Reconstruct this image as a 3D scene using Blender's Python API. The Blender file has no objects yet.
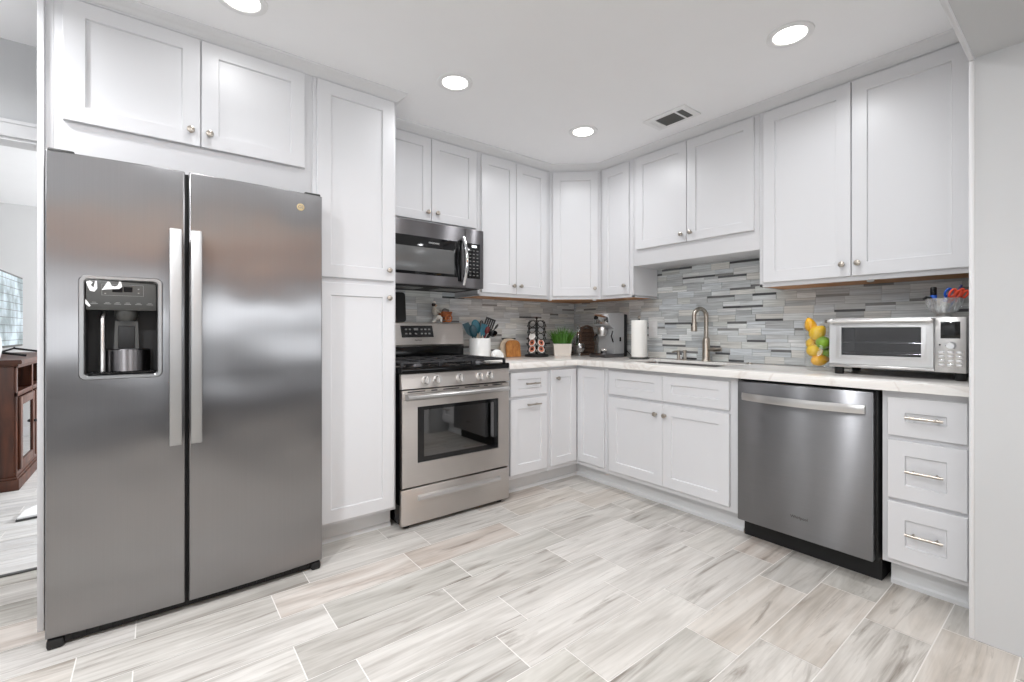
import bpy, bmesh, math, random
from mathutils import Vector, Matrix

PI = math.pi
random.seed(7)
scene = bpy.context.scene
COL = scene.collection

# ------------------------------------------------------------------ camera
CAM_H = 1.135
FPX = 458.5
YAW = math.atan(590.0 / FPX)
cam_data = bpy.data.cameras.new('camera')
cam_data.sensor_width = 36.0
cam_data.lens = FPX / 1024.0 * 36.0
cam_data.shift_y = -10.5 / 1024.0
cam_data.clip_start = 0.02
cam = bpy.data.objects.new('camera', cam_data)
COL.objects.link(cam)
cam.location = (0.0, 0.0, CAM_H)
cam.rotation_euler = (PI / 2, 0.0, YAW - PI / 2)
scene.camera = cam

# ------------------------------------------------------------------ view, world, big lights
scene.view_settings.view_transform = 'Standard'
scene.view_settings.look = 'None'
scene.view_settings.gamma = 1.0
scene.view_settings.use_curve_mapping = False
scene.view_settings.exposure = 0.24
try:
    scene.cycles.max_bounces = 14
    scene.cycles.diffuse_bounces = 7
    scene.cycles.glossy_bounces = 5
    scene.cycles.transparent_max_bounces = 12
    scene.cycles.caustics_reflective = False
    scene.cycles.caustics_refractive = False
    scene.cycles.sample_clamp_indirect = 6.0
except Exception:
    pass

world = bpy.data.worlds.new('daylight')
scene.world = world
world.use_nodes = True
wn = world.node_tree.nodes
wn['Background'].inputs[0].default_value = (0.80, 0.90, 1.0, 1)
wn['Background'].inputs[1].default_value = 1.6

CEIL = 2.48


def area_lamp(name, loc, aim, sx, sy, watts, color=(1, 1, 1), shape='RECTANGLE', spread=PI):
    d = bpy.data.lights.new(name, 'AREA')
    d.shape = shape
    d.size = sx
    if shape in ('RECTANGLE', 'ELLIPSE'):
        d.size_y = sy
    d.energy = watts
    d.color = color
    d.spread = spread
    o = bpy.data.objects.new(name, d)
    o.location = loc
    o.rotation_euler = (Vector(aim) - Vector(loc)).to_track_quat('-Z', 'Y').to_euler()
    COL.objects.link(o)
    return o


# daylight entering by the windows of the living room behind the camera, the rightmost added to widen it
for wx in (-1.6, 1.1, 3.7):
    area_lamp('window_daylight', (wx, -4.42, 1.225), (wx, 0, 1.55), 2.3, 0.45, 19, (0.96, 0.98, 1.0))
# daylight from the living-room side window and the dining-room window beyond the cased opening
area_lamp('window_daylight', (-2.93, -1.8, 1.45), (2, -0.6, 1.5), 1.8, 1.3, 20, (0.97, 0.985, 1.0))
area_lamp('window_daylight', (1.9, 5.6, 1.5), (-1.5, 5.4, 1.1), 1.5, 1.3, 92, (0.97, 0.985, 1.0))
# the recessed ceiling lamps' own light: four that the photo shows, then those outside its frame
CANS = [(1.28, 2.15), (2.28, 2.15), (2.275, 0.87), (0.275, 2.145)]
CANS_OUT = [(-0.72, 2.17), (1.28, 0.87), (0.275, 0.87), (-0.72, 0.87)]
CAN_W = [2.6, 4.8, 4.0, 1.1, 12.0, 5.5, 14, 31]
for (cx, cy), w in zip(CANS + CANS_OUT, CAN_W):
    area_lamp('recessed_lamp_light', (cx, cy, CEIL - 0.016), (cx, cy + 0.0001, 0), 0.13, 0.13, w, (0.96, 0.975, 1.0), 'DISK', 2.8)
LIVING_FILL = [(-1.0, -0.9), (1.0, -0.9), (3.0, -0.9), (-1.0, -2.68), (0.5, -2.68), (2.0, -2.68)]  # added unseen fill lamps; the rear row lights the orange timber
for cx, cy in LIVING_FILL:
    area_lamp('living_room_fill_light', (cx, cy, CEIL - 0.016), (cx, cy + 0.0001, 0), 0.13, 0.13, 5.8 if cy > -1 else 9.5, (1.0, 0.98, 0.96) if cy > -1 else (1.0, 0.86, 0.68), 'DISK')


# ------------------------------------------------------------------ materials
def lin(c):
    out = []
    for v in c[:3]:
        v = v / 255.0
        out.append(v / 12.92 if v <= 0.04045 else ((v + 0.055) / 1.055) ** 2.4)
    return (*out, 1.0)


class NT:
    def __init__(self, name):
        self.m = bpy.data.materials.new(name)
        self.m.use_nodes = True
        self.t = self.m.node_tree
        self.b = self.t.nodes['Principled BSDF']

    def n(self, typ, **kw):
        nd = self.t.nodes.new(typ)
        for k, v in kw.items():
            setattr(nd, k, v)
        return nd

    def l(self, a, b):
        self.t.links.new(a, b)

    def set(self, k, v):
        self.b.inputs[k].default_value = v


def plain(name, rgb, rough=0.5, metal=0.0, spec=0.5, noise=0.0, nscale=6.0, bump=0.0, coat=0.0):
    """a paint / plastic / metal with a faint procedural mottling"""
    k = NT(name)
    k.set('Roughness', rough)
    k.set('Metallic', metal)
    k.set('Specular IOR Level', spec)
    if coat:
        k.set('Coat Weight', coat)
        k.set('Coat Roughness', 0.08)
    tc = k.n('ShaderNodeTexCoord')
    nz = k.n('ShaderNodeTexNoise')
    nz.inputs['Scale'].default_value = nscale
    nz.inputs['Detail'].default_value = 3.0
    k.l(tc.outputs['Object'], nz.inputs['Vector'])
    mx = k.n('ShaderNodeMix', data_type='RGBA')
    c = lin(rgb)
    mx.inputs[6].default_value = tuple(v * (1 - noise) for v in c[:3]) + (1,)
    mx.inputs[7].default_value = tuple(min(1, v * (1 + noise)) for v in c[:3]) + (1,)
    k.l(nz.outputs['Fac'], mx.inputs[0])
    k.l(mx.outputs[2], k.b.inputs['Base Color'])
    if bump:
        nz2 = k.n('ShaderNodeTexNoise')
        nz2.inputs['Scale'].default_value = nscale * 30
        k.l(tc.outputs['Object'], nz2.inputs['Vector'])
        bp = k.n('ShaderNodeBump')
        bp.inputs['Strength'].default_value = bump
        bp.inputs['Distance'].default_value = 0.002
        k.l(nz2.outputs['Fac'], bp.inputs['Height'])
        k.l(bp.outputs['Normal'], k.b.inputs['Normal'])
    return k.m


def brushed(name, rgb, rough, rot, streak=(1, 1, 1), aniso=0.85, wave=0.0):
    """brushed steel: fine streaks along the brushing and an anisotropic gloss"""
    k = NT(name)
    k.set('Metallic', 1.0)
    k.set('Anisotropic', aniso)
    k.set('Anisotropic Rotation', rot)
    tg = k.n('ShaderNodeTangent', direction_type='RADIAL', axis='Z')
    k.l(tg.outputs['Tangent'], k.b.inputs['Tangent'])
    tc = k.n('ShaderNodeTexCoord')
    mp = k.n('ShaderNodeMapping')
    mp.inputs['Scale'].default_value = streak
    k.l(tc.outputs['Object'], mp.inputs['Vector'])
    nz = k.n('ShaderNodeTexNoise')
    nz.inputs['Scale'].default_value = 1.0
    nz.inputs['Detail'].default_value = 4.0
    k.l(mp.outputs['Vector'], nz.inputs['Vector'])
    mx = k.n('ShaderNodeMix', data_type='RGBA')
    c = lin(rgb)
    mx.inputs[6].default_value = tuple(v * 0.96 for v in c[:3]) + (1,)
    mx.inputs[7].default_value = tuple(min(1, v * 1.04) for v in c[:3]) + (1,)
    k.l(nz.outputs['Fac'], mx.inputs[0])
    k.l(mx.outputs[2], k.b.inputs['Base Color'])
    k.set('Roughness', rough)
    if wave:
        wz = k.n('ShaderNodeTexNoise')
        wz.inputs['Scale'].default_value = 2.6
        wz.inputs['Detail'].default_value = 1.0
        k.l(tc.outputs['Object'], wz.inputs['Vector'])
        bp = k.n('ShaderNodeBump')
        bp.inputs['Strength'].default_value = 1.0
        bp.inputs['Distance'].default_value = wave
        k.l(wz.outputs['Fac'], bp.inputs['Height'])
        k.l(bp.outputs['Normal'], k.b.inputs['Normal'])
    return k.m


def glass(name, tint=(255, 255, 255), rough=0.02, thin=True, alpha=0.12):
    """thin clear glass: mostly see-through, with a gloss that grows at grazing angles"""
    k = NT(name)
    t = k.t
    out = [x for x in t.nodes if x.type == 'OUTPUT_MATERIAL'][0]
    tr = k.n('ShaderNodeBsdfTransparent')
    tr.inputs[0].default_value = lin(tint)
    gl = k.n('ShaderNodeBsdfGlossy')
    gl.inputs['Roughness'].default_value = rough
    gl.inputs[0].default_value = (1, 1, 1, 1)
    lw = k.n('ShaderNodeLayerWeight')
    lw.inputs['Blend'].default_value = 0.35
    mr = k.n('ShaderNodeMapRange')
    mr.inputs['To Min'].default_value = alpha * 0.5
    mr.inputs['To Max'].default_value = min(1.0, alpha * 5)
    k.l(lw.outputs['Facing'], mr.inputs['Value'])
    mx = k.n('ShaderNodeMixShader')
    k.l(mr.outputs['Result'], mx.inputs[0])
    k.l(tr.outputs[0], mx.inputs[1])
    k.l(gl.outputs[0], mx.inputs[2])
    k.l(mx.outputs[0], out.inputs['Surface'])
    return k.m


def emit(name, rgb, strength):
    k = NT(name)
    k.set('Base Color', (0.8, 0.8, 0.8, 1))
    k.set('Emission Color', lin(rgb))
    k.set('Emission Strength', strength)
    return k.m


def wood(name, dark, light, scale=(2, 30, 30), rough=0.4):
    k = NT(name)
    k.set('Roughness', rough)
    tc = k.n('ShaderNodeTexCoord')
    mp = k.n('ShaderNodeMapping')
    mp.inputs['Scale'].default_value = scale
    k.l(tc.outputs['Object'], mp.inputs['Vector'])
    nz = k.n('ShaderNodeTexNoise')
    nz.inputs['Scale'].default_value = 1.0
    nz.inputs['Detail'].default_value = 5.0
    nz.inputs['Distortion'].default_value = 0.8
    k.l(mp.outputs['Vector'], nz.inputs['Vector'])
    cr = k.n('ShaderNodeValToRGB')
    cr.color_ramp.elements[0].position = 0.3
    cr.color_ramp.elements[0].color = lin(dark)
    cr.color_ramp.elements[1].position = 0.7
    cr.color_ramp.elements[1].color = lin(light)
    k.l(nz.outputs['Fac'], cr.inputs['Fac'])
    k.l(cr.outputs['Color'], k.b.inputs['Base Color'])
    return k.m


def plank_material(name, dark_amount=1.0):
    """wood-look porcelain: tint and a random number come per tile from the mesh"""
    k = NT(name)
    k.set('Roughness', 0.42)
    k.set('Specular IOR Level', 0.4)
    at = k.n('ShaderNodeAttribute', attribute_name='tint')
    tc = k.n('ShaderNodeTexCoord')
    ad = k.n('ShaderNodeVectorMath', operation='ADD')
    mul = k.n('ShaderNodeMath', operation='MULTIPLY')
    mul.inputs[1].default_value = 57.0
    k.l(at.outputs['Alpha'], mul.inputs[0])
    k.l(tc.outputs['Object'], ad.inputs[0])
    k.l(mul.outputs[0], ad.inputs[1])

    def streak(scale, detail, dist, lo, hi):
        mp = k.n('ShaderNodeMapping')
        mp.inputs['Scale'].default_value = scale
        k.l(ad.outputs[0], mp.inputs['Vector'])
        nz = k.n('ShaderNodeTexNoise')
        nz.inputs['Scale'].default_value = 1.0
        nz.inputs['Detail'].default_value = detail
        nz.inputs['Roughness'].default_value = 0.62
        nz.inputs['Distortion'].default_value = dist
        k.l(mp.outputs['Vector'], nz.inputs['Vector'])
        mr = k.n('ShaderNodeMapRange')
        mr.inputs['From Min'].default_value = lo
        mr.inputs['From Max'].default_value = hi
        k.l(nz.outputs['Fac'], mr.inputs['Value'])
        return mr.outputs['Result']
    fine = streak((2.0, 60, 1), 6, 0.5, 0.36, 0.72)
    broad = streak((1.1, 7.5, 1), 4, 1.2, 0.32, 0.68)
    knot = streak((1.1, 12, 1), 8, 1.9, 0.56, 0.74)

    def shade(col_in, fac, rgb, amt, blend='MIX'):
        mm = k.n('ShaderNodeMath', operation='MULTIPLY')
        mm.inputs[1].default_value = amt
        k.l(fac, mm.inputs[0])
        mx = k.n('ShaderNodeMix', data_type='RGBA', blend_type=blend)
        k.l(mm.outputs[0], mx.inputs[0])
        k.l(col_in, mx.inputs[6])
        mx.inputs[7].default_value = lin(rgb)
        return mx.outputs[2]
    c = shade(at.outputs['Color'], fine, (126, 119, 110), 0.62)
    c = shade(c, broad, (236, 233, 228), 0.5)
    c = shade(c, knot, (92, 80, 68), 0.8 * dark_amount)
    k.l(c, k.b.inputs['Base Color'])
    return k.m


def strip_material(name):
    """linear stone mosaic: tint per tile, with grain along the strip"""
    k = NT(name)
    k.set('Roughness', 0.33)
    at = k.n('ShaderNodeAttribute', attribute_name='tint')
    tc = k.n('ShaderNodeTexCoord')
    mul = k.n('ShaderNodeMath', operation='MULTIPLY')
    mul.inputs[1].default_value = 41.0
    k.l(at.outputs['Alpha'], mul.inputs[0])
    ad = k.n('ShaderNodeVectorMath', operation='ADD')
    k.l(tc.outputs['Object'], ad.inputs[0])
    k.l(mul.outputs[0], ad.inputs[1])
    mp = k.n('ShaderNodeMapping')
    mp.inputs['Scale'].default_value = (5, 5, 110)
    k.l(ad.outputs[0], mp.inputs['Vector'])
    nz = k.n('ShaderNodeTexNoise')
    nz.inputs['Scale'].default_value = 1.0
    nz.inputs['Detail'].default_value = 3.0
    nz.inputs['Distortion'].default_value = 0.7
    k.l(mp.outputs['Vector'], nz.inputs['Vector'])
    mr = k.n('ShaderNodeMapRange')
    mr.inputs['From Min'].default_value = 0.3
    mr.inputs['From Max'].default_value = 0.7
    mr.inputs['To Min'].default_value = 0.72
    mr.inputs['To Max'].default_value = 1.12
    k.l(nz.outputs['Fac'], mr.inputs['Value'])
    vm = k.n('ShaderNodeVectorMath', operation='SCALE')
    k.l(at.outputs['Color'], vm.inputs[0])
    k.l(mr.outputs['Result'], vm.inputs['Scale'])
    k.l(vm.outputs[0], k.b.inputs['Base Color'])
    return k.m


def quartz_material():
    k = NT('white_quartz')
    k.set('Roughness', 0.16)
    tc = k.n('ShaderNodeTexCoord')
    nz = k.n('ShaderNodeTexNoise')
    nz.inputs['Scale'].default_value = 1.7
    nz.inputs['Detail'].default_value = 6
    nz.inputs['Distortion'].default_value = 1.6
    k.l(tc.outputs['Object'], nz.inputs['Vector'])
    cr = k.n('ShaderNodeValToRGB')
    e = cr.color_ramp.elements
    e[0].position = 0.47
    e[0].color = lin((232, 229, 225))
    e[1].position = 0.53
    e[1].color = lin((230, 227, 223))
    v = cr.color_ramp.elements.new(0.5)
    v.color = lin((219, 213, 207))
    k.l(nz.outputs['Fac'], cr.inputs['Fac'])
    k.l(cr.outputs['Color'], k.b.inputs['Base Color'])
    return k.m


M = {}
M['cabinet'] = plain('white_cabinet_paint', (214, 214, 216), 0.34, noise=0.01, nscale=2)
M['kick'] = plain('white_toe_kick_paint', (216, 217, 218), 0.45, noise=0.01)
M['wall'] = plain('white_wall_paint', (198, 199, 200), 0.75, noise=0.01, bump=0.05)
M['ceiling'] = plain('white_ceiling_paint', (247, 247, 248), 0.85, noise=0.012, bump=0.12)
M['trim'] = plain('white_trim_paint', (218, 218, 219), 0.4, noise=0.008)
M['grey_wall'] = plain('pale_grey_wall_paint', (214, 214, 214), 0.8, noise=0.01)
M['floor'] = plank_material('wood_look_tile')
M['grout'] = plain('pale_grout', (228, 225, 221), 0.8, noise=0.03, nscale=20)
M['hall_floor'] = plank_material('grey_plank', 0.2)
M['tile'] = strip_material('stone_strip_mosaic')
M['tile_grout'] = plain('grey_mosaic_grout', (150, 150, 148), 0.8, noise=0.03, nscale=20)
M['quartz'] = quartz_material()
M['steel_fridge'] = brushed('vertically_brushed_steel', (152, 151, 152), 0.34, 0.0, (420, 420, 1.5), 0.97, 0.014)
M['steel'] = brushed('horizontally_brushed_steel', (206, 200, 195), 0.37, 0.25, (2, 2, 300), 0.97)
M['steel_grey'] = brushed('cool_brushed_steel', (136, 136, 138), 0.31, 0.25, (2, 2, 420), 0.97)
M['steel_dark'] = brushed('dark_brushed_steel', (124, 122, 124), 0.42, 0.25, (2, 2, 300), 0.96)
M['steel_bright'] = plain('satin_steel', (205, 203, 201), 0.28, 1.0, noise=0.02, nscale=20)
M['handle_steel'] = plain('pale_satin_steel', (168, 168, 168), 0.42, 1.0, noise=0.02, nscale=20)
M['bezel_steel'] = plain('rounded_bezel_steel', (150, 150, 150), 0.3, 1.0, noise=0.02, nscale=20)
M['toaster_steel'] = plain('light_satin_steel', (214, 214, 214), 0.34, 0.85, noise=0.02, nscale=20)
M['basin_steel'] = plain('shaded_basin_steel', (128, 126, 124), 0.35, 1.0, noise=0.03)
M['nickel'] = plain('brushed_nickel', (178, 170, 160), 0.3, 1.0, noise=0.03, nscale=30)
M['chrome'] = plain('chrome', (225, 225, 225), 0.08, 1.0, noise=0.01)
M['black'] = plain('black_enamel', (9, 9, 10), 0.16, spec=0.25, noise=0.05)
M['black_gloss'] = plain('black_glass', (16, 16, 18), 0.07, noise=0.05)
M['black_matte'] = plain('matte_black', (16, 16, 17), 0.6, noise=0.08, nscale=30)
M['iron'] = plain('cast_iron', (42, 42, 44), 0.5, noise=0.1, nscale=60)
M['dark_grey'] = plain('dark_grey_plastic', (62, 62, 60), 0.35, noise=0.04)
M['mid_grey'] = plain('grey_plastic', (120, 120, 118), 0.4, noise=0.04)
M['pale_print'] = plain('pale_print', (205, 205, 205), 0.5)
M['grey_print'] = plain('grey_print', (132, 132, 130), 0.5)
M['dark_print'] = plain('dark_print', (66, 64, 62), 0.4)
M['gold'] = plain('pale_gold_badge', (206, 186, 146), 0.35, 0.7)
M['cab_wood'] = wood('bare_cabinet_wood', (176, 118, 68), (206, 150, 98), (3, 3, 30), 0.5)
M['console_wood'] = wood('red_brown_wood', (44, 19, 8), (92, 46, 22), (18, 18, 2), 0.45)
M['board_wood'] = wood('honey_wood', (150, 92, 40), (196, 136, 74), (30, 4, 18), 0.45)
M['pale_wood'] = wood('pale_wood', (214, 196, 170), (232, 218, 196), (18, 4, 18), 0.5)
M['reflection_wood'] = wood('orange_reflection_wood', (196, 112, 40), (232, 150, 66), (3, 30, 30), 0.5)  # for the added timber that tints the refrigerator's reflection
M['white_ceramic'] = plain('white_glazed_ceramic', (232, 232, 230), 0.18, noise=0.01)
M['cream'] = plain('cream_ceramic', (226, 218, 208), 0.35, noise=0.02)
M['paper'] = plain('paper_towel', (240, 238, 233), 0.9, noise=0.02, nscale=40, bump=0.3)
M['plastic_white'] = plain('white_plastic', (236, 236, 236), 0.4)
M['glass'] = glass('clear_glass')
M['cut_glass'] = glass('cut_glass', (232, 234, 234), 0.08, alpha=0.5)
M['oven_glass'] = glass('dark_oven_glass', (112, 110, 114), 0.03, alpha=0.16)
M['toaster_glass'] = glass('smoked_toaster_glass', (205, 205, 208), 0.04, alpha=0.10)
M['jar_glass'] = glass('thin_jar_glass', (252, 253, 253), 0.03, alpha=0.06)
M['grass'] = plain('grass_green', (74, 128, 34), 0.5, noise=0.35, nscale=25)
M['soil'] = plain('dark_soil', (50, 40, 30), 0.9, noise=0.2, nscale=60)
M['teal'] = plain('teal_silicone', (6, 96, 114), 0.4, noise=0.05)
M['dark_teal'] = plain('dark_teal_silicone', (12, 62, 74), 0.4, noise=0.05)
M['red'] = plain('dark_red_plastic', (96, 12, 18), 0.35)
M['orange'] = plain('orange_red_plastic', (232, 84, 54), 0.35)
M['blue'] = plain('blue_plastic', (26, 92, 196), 0.35)
M['navy'] = plain('navy_plastic', (34, 56, 112), 0.35)
M['pear'] = plain('yellow_pear_skin', (252, 200, 30), 0.4, noise=0.10, nscale=12)
M['pear_orange'] = plain('golden_pear_skin', (250, 182, 24), 0.4, noise=0.10, nscale=12)
M['lime'] = plain('green_apple_skin', (132, 172, 40), 0.38, noise=0.15, nscale=14)
M['stem'] = plain('brown_stem', (88, 62, 36), 0.7)
M['wicker'] = wood('dark_brown_wicker', (40, 26, 18), (92, 66, 48), (60, 60, 60), 0.6)
M['terracotta'] = wood('orange_brown_wood', (128, 66, 30), (186, 108, 58), (30, 30, 30), 0.5)
M['skin'] = plain('tan_figure_paint', (196, 164, 138), 0.5)
M['shirt'] = plain('beige_figure_paint', (206, 200, 190), 0.5)
M['white_figure'] = plain('white_figure_paint', (236, 232, 226), 0.45)
M['dark_hair'] = plain('dark_brown_paint', (46, 28, 22), 0.5)
M['pod_white'] = plain('white_pod', (232, 228, 222), 0.4)
M['pod_lid'] = plain('copper_pod_lid', (190, 110, 84), 0.35, noise=0.15, nscale=80)
M['pod_silver'] = plain('silver_pod_lid', (224, 222, 218), 0.3)
M['lamp_lens'] = emit('lamp_lens', (255, 250, 242), 5.0)
M['vent_dark'] = plain('dark_duct', (62, 62, 62), 0.7)
M['rug'] = plain('white_rug', (232, 232, 232), 0.95, noise=0.04, nscale=40)
M['rug_edge'] = plain('grey_rug_edge', (70, 70, 70), 0.9)
M['vase'] = plain('grey_white_vase', (196, 198, 198), 0.4, noise=0.04)
M['blocker_grey'] = plain('dark_blocker_grey', (108, 108, 112), 0.9, noise=0.06, nscale=30)  # for the added block that darkens the refrigerator's reflection


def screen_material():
    """a screen with a reflected window painted into its glow"""
    k = NT('window_reflection_screen')
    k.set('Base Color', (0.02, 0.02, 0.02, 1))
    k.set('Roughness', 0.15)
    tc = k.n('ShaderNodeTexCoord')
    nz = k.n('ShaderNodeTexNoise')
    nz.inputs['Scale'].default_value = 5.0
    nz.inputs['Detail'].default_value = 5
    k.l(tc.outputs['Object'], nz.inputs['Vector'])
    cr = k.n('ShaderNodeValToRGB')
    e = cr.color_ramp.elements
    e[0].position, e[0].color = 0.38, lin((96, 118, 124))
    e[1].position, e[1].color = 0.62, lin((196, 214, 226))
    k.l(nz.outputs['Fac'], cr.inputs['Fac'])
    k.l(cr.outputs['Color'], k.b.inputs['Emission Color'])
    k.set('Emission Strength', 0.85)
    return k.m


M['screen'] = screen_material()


# ------------------------------------------------------------------ mesh building
class MB:
    """collects shapes into one mesh; every add method takes a material slot"""

    def __init__(self):
        self.bm = bmesh.new()

    def _paint(self, faces, s):
        for f in faces:
            f.material_index = s

    def box(self, x0, x1, y0, y1, z0, z1, bev=0.0, s=0, seg=2, mat=None):
        bm = self.bm
        x0, x1 = min(x0, x1), max(x0, x1)
        y0, y1 = min(y0, y1), max(y0, y1)
        z0, z1 = min(z0, z1), max(z0, z1)
        vs = [bm.verts.new((x, y, z)) for x in (x0, x1) for y in (y0, y1) for z in (z0, z1)]
        idx = [(0, 1, 3, 2), (4, 6, 7, 5), (0, 4, 5, 1), (2, 3, 7, 6), (0, 2, 6, 4), (1, 5, 7, 3)]
        fs = [bm.faces.new([vs[i] for i in q]) for q in idx]
        self._paint(fs, s)
        if bev > 0:
            es = list({e for f in fs for e in f.edges})
            r = bmesh.ops.bevel(bm, geom=es, offset=bev, offset_type='OFFSET', segments=seg, profile=0.5, affect='EDGES', clamp_overlap=True)
            self._paint(r['faces'], s)
            vs = list({v for f in r['faces'] for v in f.verts} | {v for v in vs if v.is_valid})
        if mat is not None:
            bmesh.ops.transform(bm, matrix=mat, verts=[v for v in vs if v.is_valid])
        return self

    def prism(self, poly, fn, h0, h1, s=0):
        """poly of 2-D points, swept from h0 to h1; fn(a, b, h) gives the 3-D point"""
        bm = self.bm
        a = [bm.verts.new(fn(p[0], p[1], h0)) for p in poly]
        b = [bm.verts.new(fn(p[0], p[1], h1)) for p in poly]
        fs = [bm.faces.new(a[::-1]), bm.faces.new(b)]
        n = len(poly)
        for i in range(n):
            fs.append(bm.faces.new([a[i], a[(i + 1) % n], b[(i + 1) % n], b[i]]))
        self._paint(fs, s)
        return self

    def lathe(self, prof, origin=(0, 0, 0), axis=(0, 0, 1), n=24, s=0, squash=None, cap=True):
        """profile of (radius, height) about an axis"""
        bm = self.bm
        ax = Vector(axis).normalized()
        q = Vector((0, 0, 1)).rotation_difference(ax).to_matrix()
        o = Vector(origin)
        rings = []
        for r, h in prof:
            if r < 1e-6:
                rings.append([bm.verts.new(o + q @ Vector((0, 0, h)))])
            else:
                ring = []
                for i in range(n):
                    t = 2 * PI * i / n
                    k = squash(t, h) if squash else 1.0
                    ring.append(bm.verts.new(o + q @ Vector((r * k * math.cos(t), r * k * math.sin(t), h))))
                rings.append(ring)
        fs = []
        for a, b in zip(rings[:-1], rings[1:]):
            for i in range(n):
                j = (i + 1) % n
                if len(a) == 1 and len(b) == 1:
                    continue
                if len(a) == 1:
                    fs.append(bm.faces.new([a[0], b[j], b[i]]))
                elif len(b) == 1:
                    fs.append(bm.faces.new([a[i], a[j], b[0]]))
                else:
                    fs.append(bm.faces.new([a[i], a[j], b[j], b[i]]))
        if cap:
            if len(rings[0]) > 1:
                fs.append(bm.faces.new(rings[0][::-1]))
            if len(rings[-1]) > 1:
                fs.append(bm.faces.new(rings[-1]))
        self._paint(fs, s)
        return self

    def cyl(self, p0, p1, r, n=16, s=0, r1=None):
        p0, p1 = Vector(p0), Vector(p1)
        L = (p1 - p0).length
        return self.lathe([(r, 0), (r if r1 is None else r1, L)], p0, p1 - p0, n, s)

    def tube(self, pts, r, n=10, s=0, closed=False, flat=None):
        """round bar along points; r may be a list; flat=(scale_a, scale_b) squashes the section"""
        bm = self.bm
        P = [Vector(p) for p in pts]
        m = len(P)
        R = r if isinstance(r, (list, tuple)) else [r] * m
        rings = []
        up = None
        for i in range(m):
            if closed:
                d = (P[(i + 1) % m] - P[i - 1]).normalized()
            else:
                d = (P[min(i + 1, m - 1)] - P[max(i - 1, 0)]).normalized()
            if up is None:
                up = Vector((0, 0, 1)) if abs(d.z) < 0.9 else Vector((1, 0, 0))
            a = (up - d * up.dot(d)).normalized()
            b = d.cross(a)
            up = a
            fa, fb = flat if flat else (1, 1)
            rings.append([bm.verts.new(P[i] + (a * math.cos(2 * PI * k / n) * fa + b * math.sin(2 * PI * k / n) * fb) * R[i]) for k in range(n)])
        fs = []
        for i in range(m if closed else m - 1):
            a, b = rings[i], rings[(i + 1) % m]
            for k in range(n):
                j = (k + 1) % n
                fs.append(bm.faces.new([a[k], a[j], b[j], b[k]]))
        if not closed:
            fs.append(bm.faces.new(rings[0][::-1]))
            fs.append(bm.faces.new(rings[-1]))
        self._paint(fs, s)
        return self

    def ball(self, c, rx, ry=None, rz=None, n=20, s=0, rot=None):
        ry = rx if ry is None else ry
        rz = rx if rz is None else rz
        m = Matrix.Translation(Vector(c))
        if rot is not None:
            m = m @ rot
        m = m @ Matrix.Diagonal((rx, ry, rz, 1))
        r = bmesh.ops.create_uvsphere(self.bm, u_segments=n, v_segments=max(6, n // 2), radius=1.0, matrix=m)
        self._paint({f for v in r['verts'] for f in v.link_faces}, s)
        return self

    def rings(self, loops, s=0, cap0=True, cap1=True):
        """lofts equal-length loops of 3-D points"""
        bm = self.bm
        V = [[bm.verts.new(p) for p in L] for L in loops]
        fs = []
        n = len(V[0])
        for a, b in zip(V[:-1], V[1:]):
            for i in range(n):
                j = (i + 1) % n
                fs.append(bm.faces.new([a[i], a[j], b[j], b[i]]))
        if cap0:
            fs.append(bm.faces.new(V[0][::-1]))
        if cap1:
            fs.append(bm.faces.new(V[-1]))
        self._paint(fs, s)
        return self

    def quad(self, pts, s=0):
        f = self.bm.faces.new([self.bm.verts.new(p) for p in pts])
        f.material_index = s
        return f

    def cells(self, xs, ys, occ, z0, z1, s=0):
        """slab made of the grid cells for which occ(i, j); no inner walls"""
        bm = self.bm
        cache = {}

        def v(i, j, z):
            key = (i, j, z)
            if key not in cache:
                cache[key] = bm.verts.new((xs[i], ys[j], z))
            return cache[key]
        fs = []
        nx, ny = len(xs) - 1, len(ys) - 1
        on = lambda i, j: 0 <= i < nx and 0 <= j < ny and occ(i, j)
        for i in range(nx):
            for j in range(ny):
                if not on(i, j):
                    continue
                fs.append(bm.faces.new([v(i, j, z1), v(i + 1, j, z1), v(i + 1, j + 1, z1), v(i, j + 1, z1)]))
                fs.append(bm.faces.new([v(i, j, z0), v(i, j + 1, z0), v(i + 1, j + 1, z0), v(i + 1, j, z0)]))
                for (di, dj, a, b) in ((-1, 0, (i, j + 1), (i, j)), (1, 0, (i + 1, j), (i + 1, j + 1)), (0, -1, (i, j), (i + 1, j)), (0, 1, (i + 1, j + 1), (i, j + 1))):
                    if not on(i + di, j + dj):
                        fs.append(bm.faces.new([v(*a, z0), v(*b, z0), v(*b, z1), v(*a, z1)]))
        self._paint(fs, s)
        return self


def wpos(o):
    p = Vector(o.location)
    while o.parent:
        o = o.parent
        p += Vector(o.location)
    return p


def obj(name, mb, mats, parent=None, origin=None, fix=True, angle=35):
    """one mesh object; shapes are given in room coordinates"""
    bm = mb.bm
    if fix:
        bmesh.ops.recalc_face_normals(bm, faces=bm.faces[:])
    if parent is not None:
        off = wpos(parent)
    elif origin is not None:
        off = Vector(origin)
    else:
        xs = [v.co for v in bm.verts]
        off = Vector(((min(c.x for c in xs) + max(c.x for c in xs)) / 2, (min(c.y for c in xs) + max(c.y for c in xs)) / 2, min(c.z for c in xs)))
    bmesh.ops.translate(bm, vec=-off, verts=bm.verts[:])
    me = bpy.data.meshes.new(name)
    bm.to_mesh(me)
    bm.free()
    for p in me.polygons:
        p.use_smooth = True
    me.set_sharp_from_angle(angle=math.radians(angle))
    for m in (mats if isinstance(mats, (list, tuple)) else [mats]):
        me.materials.append(M[m] if isinstance(m, str) else m)
    o = bpy.data.objects.new(name, me)
    COL.objects.link(o)
    if parent is not None:
        o.parent = parent
    else:
        o.location = off
    return o


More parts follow.
